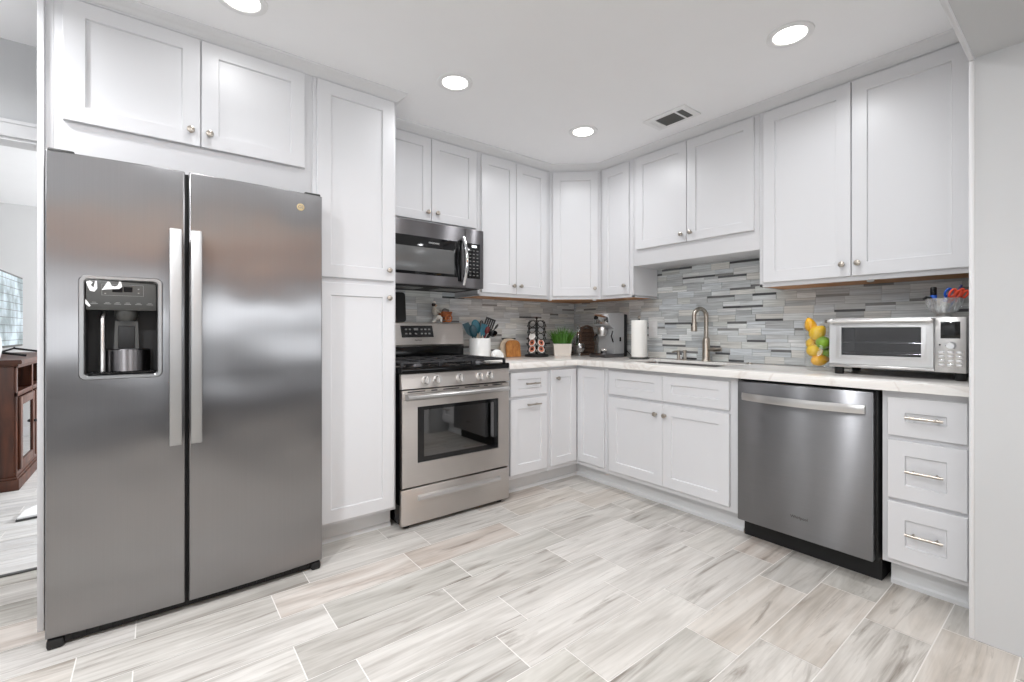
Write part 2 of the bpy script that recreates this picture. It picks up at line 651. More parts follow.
def tag(o, label, cat, group=None, kind=None):
    o['label'] = label
    o['category'] = cat
    if group:
        o['group'] = group
    if kind:
        o['kind'] = kind
    return o


def thing(name, label, cat, loc, group=None):
    o = bpy.data.objects.new(name, None)
    o.empty_display_size = 0.05
    o.location = loc
    COL.objects.link(o)
    return tag(o, label, cat, group)


def struct(name, mb, mats, parent=None, label=None, fix=True):
    o = obj(name, mb, mats, parent, origin=(0, 0, 0) if parent is None else None, fix=fix)
    if parent is None:
        o['kind'] = 'structure'
        if label:
            o['label'] = label
    return o


def dup(o, loc=None, rot=None, label=None):
    c = o.copy()
    COL.objects.link(c)
    for ch in o.children:
        d = ch.copy()
        COL.objects.link(d)
        d.parent = c
        for g in ch.children:
            e = g.copy()
            COL.objects.link(e)
            e.parent = d
    if loc is not None:
        c.location = loc
    if rot is not None:
        c.rotation_euler = rot
    if label:
        c['label'] = label
    return c


def text(name, body, size, loc, rot, mats, parent, extrude=0.0006, sx=1.0):
    cu = bpy.data.curves.new(name, 'FONT')
    cu.body = body
    cu.size = size
    cu.extrude = extrude
    cu.align_x = 'CENTER'
    cu.align_y = 'CENTER'
    t = bpy.data.objects.new(name, cu)
    COL.objects.link(t)
    bpy.context.view_layer.update()
    me = bpy.data.meshes.new_from_object(t)
    bpy.data.objects.remove(t)
    me.transform(Matrix.Diagonal((sx, 1, 1, 1)))
    me.transform(rot.to_matrix().to_4x4())
    me.transform(Matrix.Translation(Vector(loc) - (wpos(parent) if parent else Vector())))
    me.materials.clear()
    me.materials.append(M[mats])
    o = bpy.data.objects.new(name, me)
    COL.objects.link(o)
    o.parent = parent
    return o


from mathutils import Euler
FACE_A = Euler((PI / 2, 0, 0))            # lettering that faces -Y
FACE_B = Euler((PI / 2, 0, -PI / 2))      # lettering that faces -X

# ------------------------------------------------------------------ room shell
WX, WY = 3.17, 3.105          # inner faces of the sink wall and the range wall
JX, JY0, JY1 = 2.374, 0.105, 0.299
HEAD = 2.135

# floor tiles: one mesh, a face per tile, with pale grout a hair lower
PLANKS = [(185, 181, 175), (168, 164, 158), (187, 183, 179), (160, 157, 150), (181, 172, 162), (178, 165, 155), (189, 185, 180), (166, 163, 158), (176, 173, 165)]


def tiles_floor(name, x0, x1, y0, y1, L, W, ox, oy, offs, mat, cols, z=0.0, gap=0.0019):
    mb = MB()
    bm = mb.bm
    lay = bm.loops.layers.float_color.new('tint')
    j0 = math.floor((y0 - oy) / W)
    j1 = math.ceil((y1 - oy) / W)
    for j in range(j0, j1):
        o = ox + offs[j % len(offs)]
        i0 = math.floor((x0 - o) / L)
        i1 = math.ceil((x1 - o) / L)
        for i in range(i0, i1):
            a, b = max(x0, o + i * L + gap), min(x1, o + (i + 1) * L - gap)
            c, d = max(y0, oy + j * W + gap), min(y1, oy + (j + 1) * W - gap)
            if b - a < 0.004 or d - c < 0.004:
                continue
            f = mb.quad([(a, c, z), (b, c, z), (b, d, z), (a, d, z)])
            t = lin(random.choice(cols))
            k = random.random()
            for lp in f.loops:
                lp[lay] = (t[0], t[1], t[2], k)
    f = mb.quad([(x0, y0, z - 0.0012), (x1, y0, z - 0.0012), (x1, y1, z - 0.0012), (x0, y1, z - 0.0012)], 1)
    mb.box(x0, x1, y0, y1, z - 0.08, z - 0.004, s=1)
    o = struct(name, mb, [mat, 'grout'], fix=False)
    return o


tiles_floor('floor', -3.0, 5.0, -4.5, 3.105, 0.607, 0.2011, 0.39, 0.375 - 0.2011 * 24, (0.0, 0.157), 'floor', PLANKS)
tiles_floor('floor_dining', -3.0, 2.2, 3.118, 7.2, 1.2, 0.16, 0.1, 3.0, (0.0, 0.43, 0.8), 'hall_floor', [(206, 206, 206), (200, 200, 201), (211, 211, 211)])
struct('trim_1', MB().box(-1.5, -0.352, 3.1, 3.125, -0.01, 0.006, 0.002), 'dark_grey')

mb = MB()
mb.box(-3.1, 5.1, -4.6, 7.3, CEIL, CEIL + 0.1)
struct('ceiling', mb, 'ceiling')
# sink wall and range wall
struct('wall_right', MB().box(WX, WX + 0.12, JY1, WY + 0.12, 0, CEIL), 'wall')
struct('wall_back', MB().box(-0.352, WX, WY, WY + 0.12, 0, CEIL), 'wall')
# wall over the cased opening to the dining room
struct('wall_back_header', MB().box(-1.5, -0.352, WY, WY + 0.12, 2.03, CEIL), 'wall')
mb = MB()
mb.box(-1.5, -0.352, WY - 0.018, WY - 0.001, 2.03, 2.105, 0.003)
mb.box(-1.5, -0.352, WY - 0.024, WY - 0.001, 2.090, 2.108, 0.003)
mb.box(-0.425, -0.353, WY - 0.018, WY - 0.001, 0, 2.03, 0.003)
mb.box(-1.5, -0.352, WY + 0.001, WY + 0.119, 2.018, 2.03)
struct('trim_2', mb, 'trim')
struct('wall_left', MB().box(-1.62, -1.5, 0.305, WY + 0.12, 0, CEIL), 'wall')
# stub of wall and the dropped header between kitchen and living room
struct('wall_stub', MB().box(JX, 5.1, JY0, JY1, 0, CEIL), 'wall')
struct('wall_header', MB().box(-1.62, JX, JY0, JY1, HEAD, CEIL), 'wall')
mb = MB()
mb.box(JX - 0.004, JX + 0.010, JY1 - 0.012, JY1 + 0.003, 0, HEAD - 0.006, 0.005)
mb.box(-1.62, JX + 0.01, JY1 - 0.012, JY1 + 0.003, HEAD - 0.008, HEAD + 0.010, 0.005)
struct('trim_3', mb, 'trim')
struct('wall_stub_left', MB().box(-3.1, -1.62, JY0, JY1, 0, CEIL), 'wall')
# living room behind the camera
struct('wall_living_left', MB().box(-3.1, -3.0, -4.5, JY0, 0, 0.8).box(-3.1, -3.0, -4.5, JY0, 2.1, CEIL).box(-3.1, -3.0, -4.5, -2.7, 0.8, 2.1).box(-3.1, -3.0, -0.9, JY0, 0.8, 2.1), 'wall')
struct('wall_living_right', MB().box(5.0, 5.1, -4.5, JY0, 0, CEIL), 'wall')
mb = MB()
for a, b in ((-3.1, -2.75), (-0.45, -0.05), (2.25, 2.55), (4.85, 5.1)):
    mb.box(a, b, -4.6, -4.5, 0.8, 1.65)
mb.box(-3.1, 5.1, -4.6, -4.5, 0, 0.8).box(-3.1, 5.1, -4.6, -4.5, 1.65, CEIL)
struct('wall_living_rear', mb, 'wall')


def window_y(name, x0, x1, z0, z1, y):
    mb = MB()
    for a, b in ((x0, x0 + 0.05), (x1 - 0.05, x1), ((x0 + x1) / 2 - 0.03, (x0 + x1) / 2 + 0.03)):
        mb.box(a, b, y - 0.06, y - 0.02, z0, z1, 0.004)
    mb.box(x0, x1, y - 0.06, y - 0.02, z0, z0 + 0.05, 0.004).box(x0, x1, y - 0.06, y - 0.02, z1 - 0.05, z1, 0.004)
    o = struct(name, mb, 'trim')
    struct('pane', MB().box(x0, x1, y - 0.045, y - 0.040, z0, z1), 'glass', o)
    return o


window_y('window_1', -2.75, -0.45, 0.8, 1.65, -4.5)
window_y('window_2', -0.05, 2.25, 0.8, 1.65, -4.5)
window_y('added_window', 2.55, 4.85, 0.8, 1.65, -4.5)  # added unseen window, spreads the daylight over a larger area
mb = MB()
for a, b in ((-2.7, -2.65), (-0.95, -0.9), (-1.83, -1.77)):
    mb.box(-3.07, -3.03, a, b, 0.8, 2.1, 0.004)
mb.box(-3.07, -3.03, -2.7, -0.9, 0.8, 0.85, 0.004).box(-3.07, -3.03, -2.7, -0.9, 2.05, 2.1, 0.004)
w3 = struct('window_3', mb, 'trim')
struct('pane', MB().box(-3.052, -3.048, -2.7, -0.9, 0.8, 2.1), 'glass', w3)
struct('reflection_beam', MB().box(-2.99, 4.99, -3.15, -3.0, 2.16, CEIL - 0.001, 0.01), 'reflection_wood')  # added unseen timber, gives the refrigerator doors an orange reflection
struct('reflection_blocker', MB().box(-2.0, 3.2, -2.3, -1.5, 0.0, 0.86, 0.02), 'blocker_grey')  # added unseen block, darkens the reflection in the refrigerator doors
# dining room beyond the opening
struct('wall_dining_left', MB().box(-3.1, -3.0, WY, 7.2, 0, CEIL), 'grey_wall')
struct('wall_dining_far', MB().box(-3.1, 2.3, 7.1, 7.2, 0, CEIL), 'grey_wall')
struct('wall_dining_right', MB().box(2.2, 2.3, WY + 0.12, 7.1, 0, 0.8).box(2.2, 2.3, WY + 0.12, 7.1, 2.2, CEIL).box(2.2, 2.3, WY + 0.12, 4.7, 0.8, 2.2).box(2.2, 2.3, 6.5, 7.1, 0.8, 2.2), 'grey_wall')
struct('wall_dining_near', MB().box(-3.1, -1.5, WY, WY + 0.12, 0, CEIL), 'grey_wall')
mb = MB()
for a, b in ((4.7, 4.75), (6.45, 6.5), (5.57, 5.63)):
    mb.box(2.22, 2.26, a, b, 0.8, 2.2, 0.004)
mb.box(2.22, 2.26, 4.7, 6.5, 0.8, 0.85, 0.004).box(2.22, 2.26, 4.7, 6.5, 2.15, 2.2, 0.004)
w4 = struct('window_4', mb, 'trim')
struct('pane', MB().box(2.238, 2.242, 4.7, 6.5, 0.8, 2.2), 'glass', w4)

# mosaic backsplash: strips of stone of mixed heights, a face-and-edge block per strip
LIGHT_T = [(210, 213, 213), (200, 204, 205), (218, 220, 219), (190, 193, 193), (204, 206, 202), (196, 201, 204), (180, 183, 184), (208, 207, 202)]
DARK_T = [(92, 93, 95), (110, 110, 110), (74, 75, 77), (134, 134, 132)]


def mosaic(name, u0, u1, z0, z1, fn):
    """fn(u, z, w) -> point; w is the distance out of the wall"""
    mb = MB()
    bm = mb.bm
    lay = bm.loops.layers.float_color.new('tint')

    def strip(a, b, c, d, col):
        a, b, c, d = max(a, u0), min(b, u1), max(c, z0), min(d, z1)
        g = 0.0008
        a, b, c, d = a + g, b - g, c + g, d - g
        if b - a < 0.004 or d - c < 0.003:
            return
        w = 0.006 + random.random() * 0.0025
        lo = [bm.verts.new(fn(p, q, 0.002)) for p, q in ((a, c), (b, c), (b, d), (a, d))]
        hi = [bm.verts.new(fn(p, q, w)) for p, q in ((a, c), (b, c), (b, d), (a, d))]
        t, k = lin(col), random.random()
        fs = [bm.faces.new(hi)] + [bm.faces.new([lo[i], lo[(i + 1) % 4], hi[(i + 1) % 4], hi[i]]) for i in range(4)]
        for f in fs:
            for lp in f.loops:
                lp[lay] = (t[0], t[1], t[2], k)
    H = 0.0465
    z = z0
    while z < z1:
        u = u0 - random.random() * 0.14
        while u < u1:
            L = random.choice((0.105, 0.12, 0.135, 0.15, 0.17, 0.2))
            r = random.random()
            jit = lambda c: (lambda k: tuple(max(0, min(255, v + k)) for v in c))(random.randint(0, 16))
            thin = lambda: jit(random.choice(DARK_T)) if random.random() < 0.42 else jit(random.choice(LIGHT_T))
            if r < 0.42:
                strip(u, u + L, z, z + H, jit(random.choice(LIGHT_T)))
            elif r < 0.66:
                strip(u, u + L, z, z + 0.0145, thin())
                strip(u, u + L, z + 0.0145, z + H, jit(random.choice(LIGHT_T)))
            elif r < 0.88:
                strip(u, u + L, z, z + 0.031, jit(random.choice(LIGHT_T)))
                strip(u, u + L, z + 0.031, z + H, thin())
            else:
                strip(u, u + L, z, z + 0.023, jit(random.choice(LIGHT_T)))
                strip(u, u + L, z + 0.023, z + H, jit(random.choice(LIGHT_T)))
            u += L
        z += H
    gq = [fn(u0, z0, 0.004), fn(u1, z0, 0.004), fn(u1, z1, 0.004), fn(u0, z1, 0.004)]
    mb.quad(gq, 1)
    return struct(name, mb, ['tile', 'tile_grout'])


mosaic('wall_tiles_back', 1.09, WX - 0.010, 0.918, 1.44, lambda u, z, w: (u, WY - w, z))
mosaic('wall_tiles_right', JY1 + 0.002, WY - 0.001, 0.918, 1.66, lambda u, z, w: (WX - w, u, z))

# ------------------------------------------------------------------ cabinets
AY = 2.469            # face of the cabinets on the range wall
BX = 2.548            # face of the base cabinets on the sink wall
UA, UB = 2.774, 2.853  # faces of the wall cabinets on the two walls


class Front:
    """u runs along the cabinet face, v is height, w is out of the face"""

    def __init__(self, o, du, nrm):
        self.o, self.du, self.nrm = Vector(o), Vector(du), Vector(nrm)

    def __call__(self, u, v, w):
        return self.o + self.du * u + self.nrm * w + Vector((0, 0, v))


FA = Front((0, AY, 0), (1, 0, 0), (0, -1, 0))
FUA = Front((0, UA, 0), (1, 0, 0), (0, -1, 0))
FB = Front((BX, 0, 0), (0, 1, 0), (-1, 0, 0))
FUB = Front((UB, 0, 0), (0, 1, 0), (-1, 0, 0))
DG0, DG1 = Vector((2.548, UA, 0)), Vector((UB, 2.495, 0))
dgu = (DG1 - DG0).normalized()
FD = Front(DG0, dgu, Vector((dgu.y, -dgu.x, 0)))
DGL = (DG1 - DG0).length


def shaker(F, u0, u1, v0, v1, su=0.068, sv=0.066, t=0.019, rec=0.009):
    """framed door: outer slab with a sunk flat centre panel"""
    mb = MB()

    def loop(iu, iv, w):
        return [F(u0 + iu, v0 + iv, w), F(u1 - iu, v0 + iv, w), F(u1 - iu, v1 - iv, w), F(u0 + iu, v1 - iv, w)]
    mb.rings([loop(0, 0, 0.0005), loop(0, 0, t - 0.0025), loop(0.0025, 0.0025, t), loop(su, sv, t), loop(su + 0.0035, sv + 0.0035, t - rec)])
    return mb


def door(F, u0, u1, v0, v1, parent, name='door', su=0.068, sv=0.066, knob=None, pull=None):
    d = obj(name, shaker(F, u0, u1, v0, v1, su, sv), 'cabinet', parent, angle=20)
    n = tuple(F.nrm)
    if knob:
        mb = MB()
        mb.lathe([(0.0085, 0), (0.0065, 0.003), (0.0055, 0.012), (0.0125, 0.016), (0.0150, 0.021), (0.0138, 0.026), (0.008, 0.0285), (0, 0.029)], F(knob[0], knob[1], 0.019), n, 20)
        k = obj('knob', mb, 'nickel', d)
        k['label'] = 'brushed nickel knob'
    if pull:
        uc, vc, half = pull
        mb = MB()
        mb.tube([F(uc - half, vc, 0.049), F(uc + half, vc, 0.049)], 0.0058, 12)
        for sgn in (-1, 1):
            mb.tube([F(uc + sgn * half * 0.62, vc, 0.018), F(uc + sgn * half * 0.62, vc, 0.049)], 0.0048, 10)
        k = obj('handle', mb, 'nickel', d)
        k['label'] = 'brushed nickel bar pull'
    return d


def kick_board(parent, fn, u0, u1):
    """toe kick with a low shoe strip; fn(u, z, w) gives the point"""
    mb = MB()
    prof = [(-0.016, 0.0), (0.008, 0.0), (0.008, 0.018), (0.003, 0.024), (0.0, 0.026), (0.0, 0.118), (-0.016, 0.118)]
    mb.prism(prof, lambda a, b, h: fn(h, b, a), u0, u1)
    return obj('toe_kick', mb, 'kick', parent)


KA = lambda u, z, w: Vector((u, 2.545 - w, z))
KB = lambda u, z, w: Vector((2.624 - w, u, z))

# --- tall end panel beside the refrigerator
mb = MB()
mb.box(-0.352, -0.3335, 2.455, 3.099, 0.0, 2.47, 0.0015)
mb.box(-0.3335, -0.3085, AY, AY + 0.03, 1.79, 2.44, 0.001)
tag(obj('tall_end_panel', mb, 'cabinet'), 'tall narrow white panel standing along the left side of the steel refrigerator', 'panel')

# --- cabinet over the refrigerator
t = thing('over_fridge_cabinet', 'wide white two-door wall cabinet above the steel refrigerator', 'cabinet', (0.158, AY + 0.3, 1.79))
obj('cabinet_body', MB().box(-0.308, 0.6290, AY, 3.09, 1.79, 2.46, 0.001), 'cabinet', t)
door(FA, -0.283, 0.1565, 1.949, 2.424, t, su=0.064, sv=0.062, knob=(0.121, 2.010))
door(FA, 0.1605, 0.5915, 1.949, 2.424, t, su=0.064, sv=0.062, knob=(0.190, 2.009))

# --- pantry
t = thing('pantry_cabinet', 'tall narrow white pantry cabinet with two doors, right of the refrigerator', 'cabinet', (0.85, AY + 0.3, 0))
obj('cabinet_body', MB().box(0.6300, 1.078, AY, 3.09, 0.118, 2.46, 0.001), 'cabinet', t)
door(FA, 0.649, 1.064, 1.412, 2.423, t, knob=(1.029, 1.470))
door(FA, 0.649, 1.064, 0.136, 1.386, t, knob=(1.028, 1.316))
kick_board(t, KA, 0.6300, 1.078)

# --- cabinet over the microwave
t = thing('wall_cabinet', 'short white two-door wall cabinet above the microwave', 'cabinet', (1.46, UA + 0.15, 1.845))
obj('cabinet_body', MB().box(1.0785, 1.8395, UA, 3.095, 1.842, 2.46, 0.001), 'cabinet', t)
door(FUA, 1.098, 1.4575, 1.866, 2.418, t, su=0.060, sv=0.060, knob=(1.428, 1.921))
door(FUA, 1.4615, 1.816, 1.866, 2.418, t, su=0.060, sv=0.060, knob=(1.498, 1.924))


def wood_underside(parent, poly, z=1.3955):
    mb = MB()
    mb.prism(poly, lambda a, b, h: Vector((a, b, h)), z - 0.004, z)
    o = obj('bottom_panel', mb, 'cab_wood', parent)
    o['label'] = 'bare brown wood underside'


def puck(parent, x, y, z=1.3915):
    mb = MB().lathe([(0.006, 0), (0.014, 0.002), (0.016, 0.006), (0.016, 0.011)], (x, y, z - 0.011), (0, 0, 1), 16)
    o = obj('fitting', mb, 'plastic_white', parent)
    o['label'] = 'small white round fitting under the cabinet'


# --- two-door wall cabinet left of the corner
t = thing('wall_cabinet', 'tall white two-door wall cabinet between the microwave and the corner cabinet', 'cabinet', (2.19, UA + 0.15, 1.388))
obj('cabinet_body', MB().box(1.8405, 2.5475, UA + 0.02, 3.095, 1.3960, 2.46).box(1.8405, 2.5475, UA, UA + 0.02, 1.388, 2.46, 0.001).box(1.8405, 1.8565, UA, 3.095, 1.388, 1.402), 'cabinet', t)
door(FUA, 1.865, 2.1815, 1.413, 2.418, t, su=0.060, knob=(2.153, 1.474))
door(FUA, 2.1855, 2.497, 1.413, 2.418, t, su=0.060, knob=(2.221, 1.475))
wood_underside(t, [(1.857, UA + 0.02), (2.547, UA + 0.02), (2.547, 3.09), (1.857, 3.09)])

# --- diagonal corner cabinet
t = thing('corner_wall_cabinet', 'white single-door wall cabinet set diagonally in the corner of the room', 'cabinet', (2.85, 2.8, 1.388))
mb = MB()
inn = lambda d: [(DG0.x + 0.0005, DG0.y + d * 1.2), (DG1.x + d * 1.2, DG1.y + 0.0005), (WX - 0.012, DG1.y + 0.0005), (WX - 0.012, WY - 0.012), (DG0.x + 0.0005, WY - 0.012)]
mb.prism(inn(0.012), lambda a, b, h: Vector((a, b, h)), 1.3960, 2.46)
fr = [FD(0.0005, 0, 0), FD(DGL - 0.0005, 0, 0), FD(DGL - 0.0005, 0, -0.014), FD(0.0005, 0, -0.014)]
mb.prism([(p.x, p.y) for p in fr], lambda a, b, h: Vector((a, b, h)), 1.388, 2.46)
obj('cabinet_body', mb, 'cabinet', t)
door(FD, 0.021, DGL - 0.021, 1.413, 2.418, t, su=0.062, knob=(DGL - 0.052, 1.475))
wood_underside(t, inn(0.02))
puck(t, 2.60, 2.83)
puck(t, 2.87, 2.58)

# --- narrow wall cabinet right of the corner
t = thing('wall_cabinet', 'narrow white single-door wall cabinet between the corner cabinet and the cabinet over the sink', 'cabinet', (3.0, 2.33, 1.388))
obj('cabinet_body', MB().box(UB + 0.02, WX - 0.012, 2.1755, 2.4945, 1.3960, 2.46).box(UB, UB + 0.02, 2.1755, 2.4945, 1.388, 2.46, 0.001).box(UB, WX - 0.012, 2.1755, 2.1915, 1.388, 1.402), 'cabinet', t)
door(FUB, 2.205, 2.466, 1.413, 2.418, t, su=0.056, knob=(2.238, 1.478))
wood_underside(t, [(UB + 0.02, 2.1915), (WX - 0.013, 2.1915), (WX - 0.013, 2.494), (UB + 0.02, 2.494)])

# --- cabinet over the sink
t = thing('wall_cabinet', 'short white two-door wall cabinet above the sink and faucet', 'cabinet', (3.0, 1.716, 1.62))
obj('cabinet_body', MB().box(UB, WX - 0.012, 1.2575, 2.1745, 1.62, 2.46, 0.001), 'cabinet', t)
door(FUB, 1.727, 2.141, 1.738, 2.418, t, su=0.062, sv=0.060, knob=(1.760, 1.791))
door(FUB, 1.2835, 1.723, 1.738, 2.418, t, su=0.062, sv=0.060, knob=(1.691, 1.793))

# --- big wall cabinet over the toaster oven
t = thing('wall_cabinet', 'large white two-door wall cabinet above the toaster oven', 'cabinet', (3.0, 0.78, 1.39))
obj('cabinet_body', MB().box(UB + 0.02, WX - 0.012, 0.308, 1.2565, 1.4000, 2.46).box(UB, UB + 0.02, 0.308, 1.2565, 1.392, 2.46, 0.001).box(UB, WX - 0.012, 1.2405, 1.2565, 1.392, 1.41), 'cabinet', t)
door(FUB, 0.797, 1.231, 1.416, 2.418, t, su=0.064, knob=(0.832, 1.479))
door(FUB, 0.352, 0.793, 1.416, 2.418, t, su=0.064, knob=(0.764, 1.480))
wood_underside(t, [(UB + 0.02, 0.31), (WX - 0.013, 0.31), (WX - 0.013, 1.2405), (UB + 0.02, 1.2405)], 1.3995)
puck(t, 2.90, 0.73, 1.3955)

# --- crown moulding up to the ceiling
CROWN = [(0.0, 2.432), (0.006, 2.432), (0.008, 2.438), (0.016, 2.442), (0.020, 2.448), (0.030, 2.456), (0.042, 2.462), (0.046, 2.468), (0.050, 2.470), (0.052, 2.4795), (0.0, 2.4795)]


def crown(name, path):
    """sweeps the profile along a floor-plan path, offset to its right, with mitres"""
    P = [Vector((p[0], p[1])) for p in path]
    loops = []
    for i, p in enumerate(P):
        nn = []
        if i > 0:
            d = (P[i] - P[i - 1]).normalized()
            nn.append(Vector((d.y, -d.x)))
        if i < len(P) - 1:
            d = (P[i + 1] - P[i]).normalized()
            nn.append(Vector((d.y, -d.x)))
        m = nn[0] if len(nn) == 1 else (nn[0] + nn[1]) / (1 + nn[0].dot(nn[1]))
        loops.append([(p.x + m.x * a, p.y + m.y * a, z) for a, z in CROWN])
    struct(name, MB().rings(loops), 'trim')


crown('trim_7', [(-0.354, AY), (1.079, AY), (1.079, UA)])
crown('trim_8', [(1.081, UA), (2.548, UA), (UB, 2.495), (UB, 0.307)])

# --- base cabinets
t = thing('base_cabinet', 'white base cabinet with a drawer over a door, just right of the range', 'cabinet', (2.05, AY + 0.3, 0))
obj('cabinet_body', MB().box(1.866, 2.2455, AY, 3.09, 0.118, 0.874, 0.001), 'cabinet', t)
door(FA, 1.893, 2.2285, 0.683, 0.847, t, 'drawer', su=0.062, sv=0.048, pull=(2.073, 0.767, 0.062))
door(FA, 1.893, 2.2285, 0.148, 0.663, t, su=0.062, pull=(2.083, 0.621, 0.062))
kick_board(t, KA, 1.866, 2.2455)

t = thing('corner_base_cabinet', 'white corner base cabinet with two narrow doors meeting in the inner corner', 'cabinet', (2.75, 2.7, 0))
mb = MB()
L = lambda d: [(2.2465, AY + d), (BX + d, AY + d), (BX + d, 2.1685), (WX - 0.013, 2.1685), (WX - 0.013, WY - 0.013), (2.2465, WY - 0.013)]
mb.prism(L(0), lambda a, b, h: Vector((a, b, h)), 0.118, 0.874)
obj('cabinet_body', mb, 'cabinet', t)
door(FA, 2.264, 2.5255, 0.150, 0.849, t, su=0.060, sv=0.058, knob=(2.322, 0.786))
door(FB, 2.188, 2.4455, 0.150, 0.849, t, su=0.060, sv=0.058)
kick_board(t, KA, 2.2465, 2.624)
kick_board(t, KB, 2.1685, 2.545)

t = thing('sink_base_cabinet', 'wide white base cabinet with two doors and two false drawers under the sink', 'cabinet', (2.85, 1.7, 0))
mb = MB()
mb.box(BX, BX + 0.02, 1.238, 2.1675, 0.118, 0.874, 0.001)
mb.box(BX + 0.02, WX - 0.013, 1.238, 1.254, 0.118, 0.874).box(BX + 0.02, WX - 0.013, 2.1515, 2.1675, 0.118, 0.874)
mb.box(BX + 0.02, WX - 0.013, 1.254, 2.1515, 0.118, 0.134).box(WX - 0.025, WX - 0.013, 1.254, 2.1515, 0.134, 0.874)
obj('cabinet_body', mb, 'cabinet', t)
door(FB, 1.7066, 2.139, 0.687, 0.849, t, 'drawer_front', su=0.060, sv=0.052)
door(FB, 1.2785, 1.7056, 0.687, 0.849, t, 'drawer_front', su=0.060, sv=0.052)
door(FB, 1.7066, 2.139, 0.148, 0.667, t, su=0.062, knob=(1.752, 0.601))
door(FB, 1.2785, 1.7056, 0.148, 0.667, t, su=0.062, knob=(1.684, 0.600))
kick_board(t, KB, 1.238, 2.1675)
o = obj('side_edge', MB().box(2.626, 2.70, 1.232, 1.2375, 0.0, 0.117), 'cab_wood', t)
o['label'] = 'bare wood edge beside the dishwasher'

t = thing('drawer_base_cabinet', 'white base cabinet with three drawers, right of the dishwasher', 'cabinet', (2.85, 0.45, 0))
obj('cabinet_body', MB().box(BX, WX - 0.013, 0.3075, 0.598, 0.118, 0.874, 0.001), 'cabinet', t)
door(FB, 0.325, 0.5775, 0.681, 0.847, t, 'drawer', su=0.060, sv=0.064, pull=(0.452, 0.766, 0.060))
door(FB, 0.325, 0.5775, 0.409, 0.661, t, 'drawer', su=0.060, sv=0.062, pull=(0.452, 0.537, 0.060))
door(FB, 0.325, 0.5775, 0.140, 0.393, t, 'drawer', su=0.060, sv=0.068, pull=(0.452, 0.271, 0.060))
kick_board(t, KB, 0.3075, 0.584)

# --- worktop: one L of quartz with the sink cut-out
CXF, CYF = 2.497, 2.421
SX0, SX1, SY0, SY1 = 2.66, 3.06, 1.43, 2.115
xs = [1.861, CXF, SX0, SX1, WX - 0.010]
ys = [0.3075, SY0, SY1, CYF, WY - 0.010]


def on_top(i, j):
    if j < 3:
        return i >= 1 and not (i == 2 and j == 1)
    return True


mb = MB().cells(xs, ys, on_top, 0.8955, 0.9150)
es = [e for e in mb.bm.edges if len(e.link_faces) == 2 and e.link_faces[0].normal.dot(e.link_faces[1].normal) < 0.5]
bmesh.ops.recalc_face_normals(mb.bm, faces=mb.bm.faces[:])
es = [e for e in mb.bm.edges if len(e.link_faces) == 2 and e.calc_face_angle(0) > 1.0 and max(v.co.z for v in e.verts) > 0.91]
bmesh.ops.bevel(mb.bm, geom=es, offset=0.003, segments=2, profile=0.5, affect='EDGES')
mb.box(CXF, CXF + 0.03, 0.3075, CYF, 0.8755, 0.8955).box(1.861, CXF + 0.03, CYF, CYF + 0.03, 0.8755, 0.8955)
tag(obj('countertop', mb, 'quartz'), 'white quartz worktop with faint beige veins running round the corner', 'countertop')

# --- sink
mb = MB()
mb.bm.free()
mb.bm = bmesh.new()


def rr(x0, x1, y0, y1, r, z, n=5):
    pts = []
    for cx, cy, a0 in ((x1 - r, y1 - r, 0), (x0 + r, y1 - r, PI / 2), (x0 + r, y0 + r, PI), (x1 - r, y0 + r, 1.5 * PI)):
        for k in range(n + 1):
            a = a0 + PI / 2 * k / n
            pts.append((cx + r * math.cos(a), cy + r * math.sin(a), z))
    return pts


e = 0.006
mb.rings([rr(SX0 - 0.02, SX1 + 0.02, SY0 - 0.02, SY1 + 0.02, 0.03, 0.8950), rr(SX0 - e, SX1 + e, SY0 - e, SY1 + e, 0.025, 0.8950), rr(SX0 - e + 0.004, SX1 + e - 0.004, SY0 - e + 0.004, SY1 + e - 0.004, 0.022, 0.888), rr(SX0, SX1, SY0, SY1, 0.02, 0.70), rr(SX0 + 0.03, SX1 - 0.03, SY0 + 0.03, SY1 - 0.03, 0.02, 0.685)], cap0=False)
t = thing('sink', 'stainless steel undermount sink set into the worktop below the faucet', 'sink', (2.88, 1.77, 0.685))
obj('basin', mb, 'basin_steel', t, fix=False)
obj('drain', MB().lathe([(0.045, 0), (0.045, 0.003), (0.03, 0.004), (0.0, 0.001)], (2.92, 1.77, 0.6855), n=24), 'chrome', t)

# --- faucet
FX, FY = 3.105, 1.735
t = thing('faucet', 'brushed nickel pull-down faucet with a tall curved neck behind the sink', 'faucet', (FX, FY, 0.915))
mb = MB()
mb.lathe([(0.034, 0), (0.034, 0.004), (0.029, 0.010), (0.0265, 0.02), (0.0245, 0.15), (0.021, 0.165), (0.015, 0.172)], (FX, FY, 0.915))
obj('base', mb, 'nickel', t)
pts = [(FX, FY, 1.08)]
RN = 0.054
for k in range(0, 13):
    a = PI * k / 12
    pts.append((FX - RN + RN * math.cos(a), FY + 0.03 * (1 - math.cos(a)) / 2, 1.235 + RN * math.sin(a)))
pts.append((FX - 2 * RN, FY + 0.03, 1.20))
obj('neck', MB().tube(pts, 0.0145, 14), 'nickel', t)
hx, hy = FX - 2 * RN, FY + 0.03
s = obj('spray_head', MB().lathe([(0.0152, 0.0), (0.0165, -0.02), (0.0205, -0.05), (0.0215, -0.078), (0.018, -0.082), (0.0, -0.082)], (hx, hy, 1.210)), 'nickel', t)
obj('button', MB().ball((hx - 0.013, hy + 0.008, 1.175), 0.007, 0.007, 0.013, 12), 'black_matte', s)
mb = MB()
mb.tube([(FX, FY - 0.01, 1.000), (FX, FY - 0.056, 1.000)], 0.0135, 14)
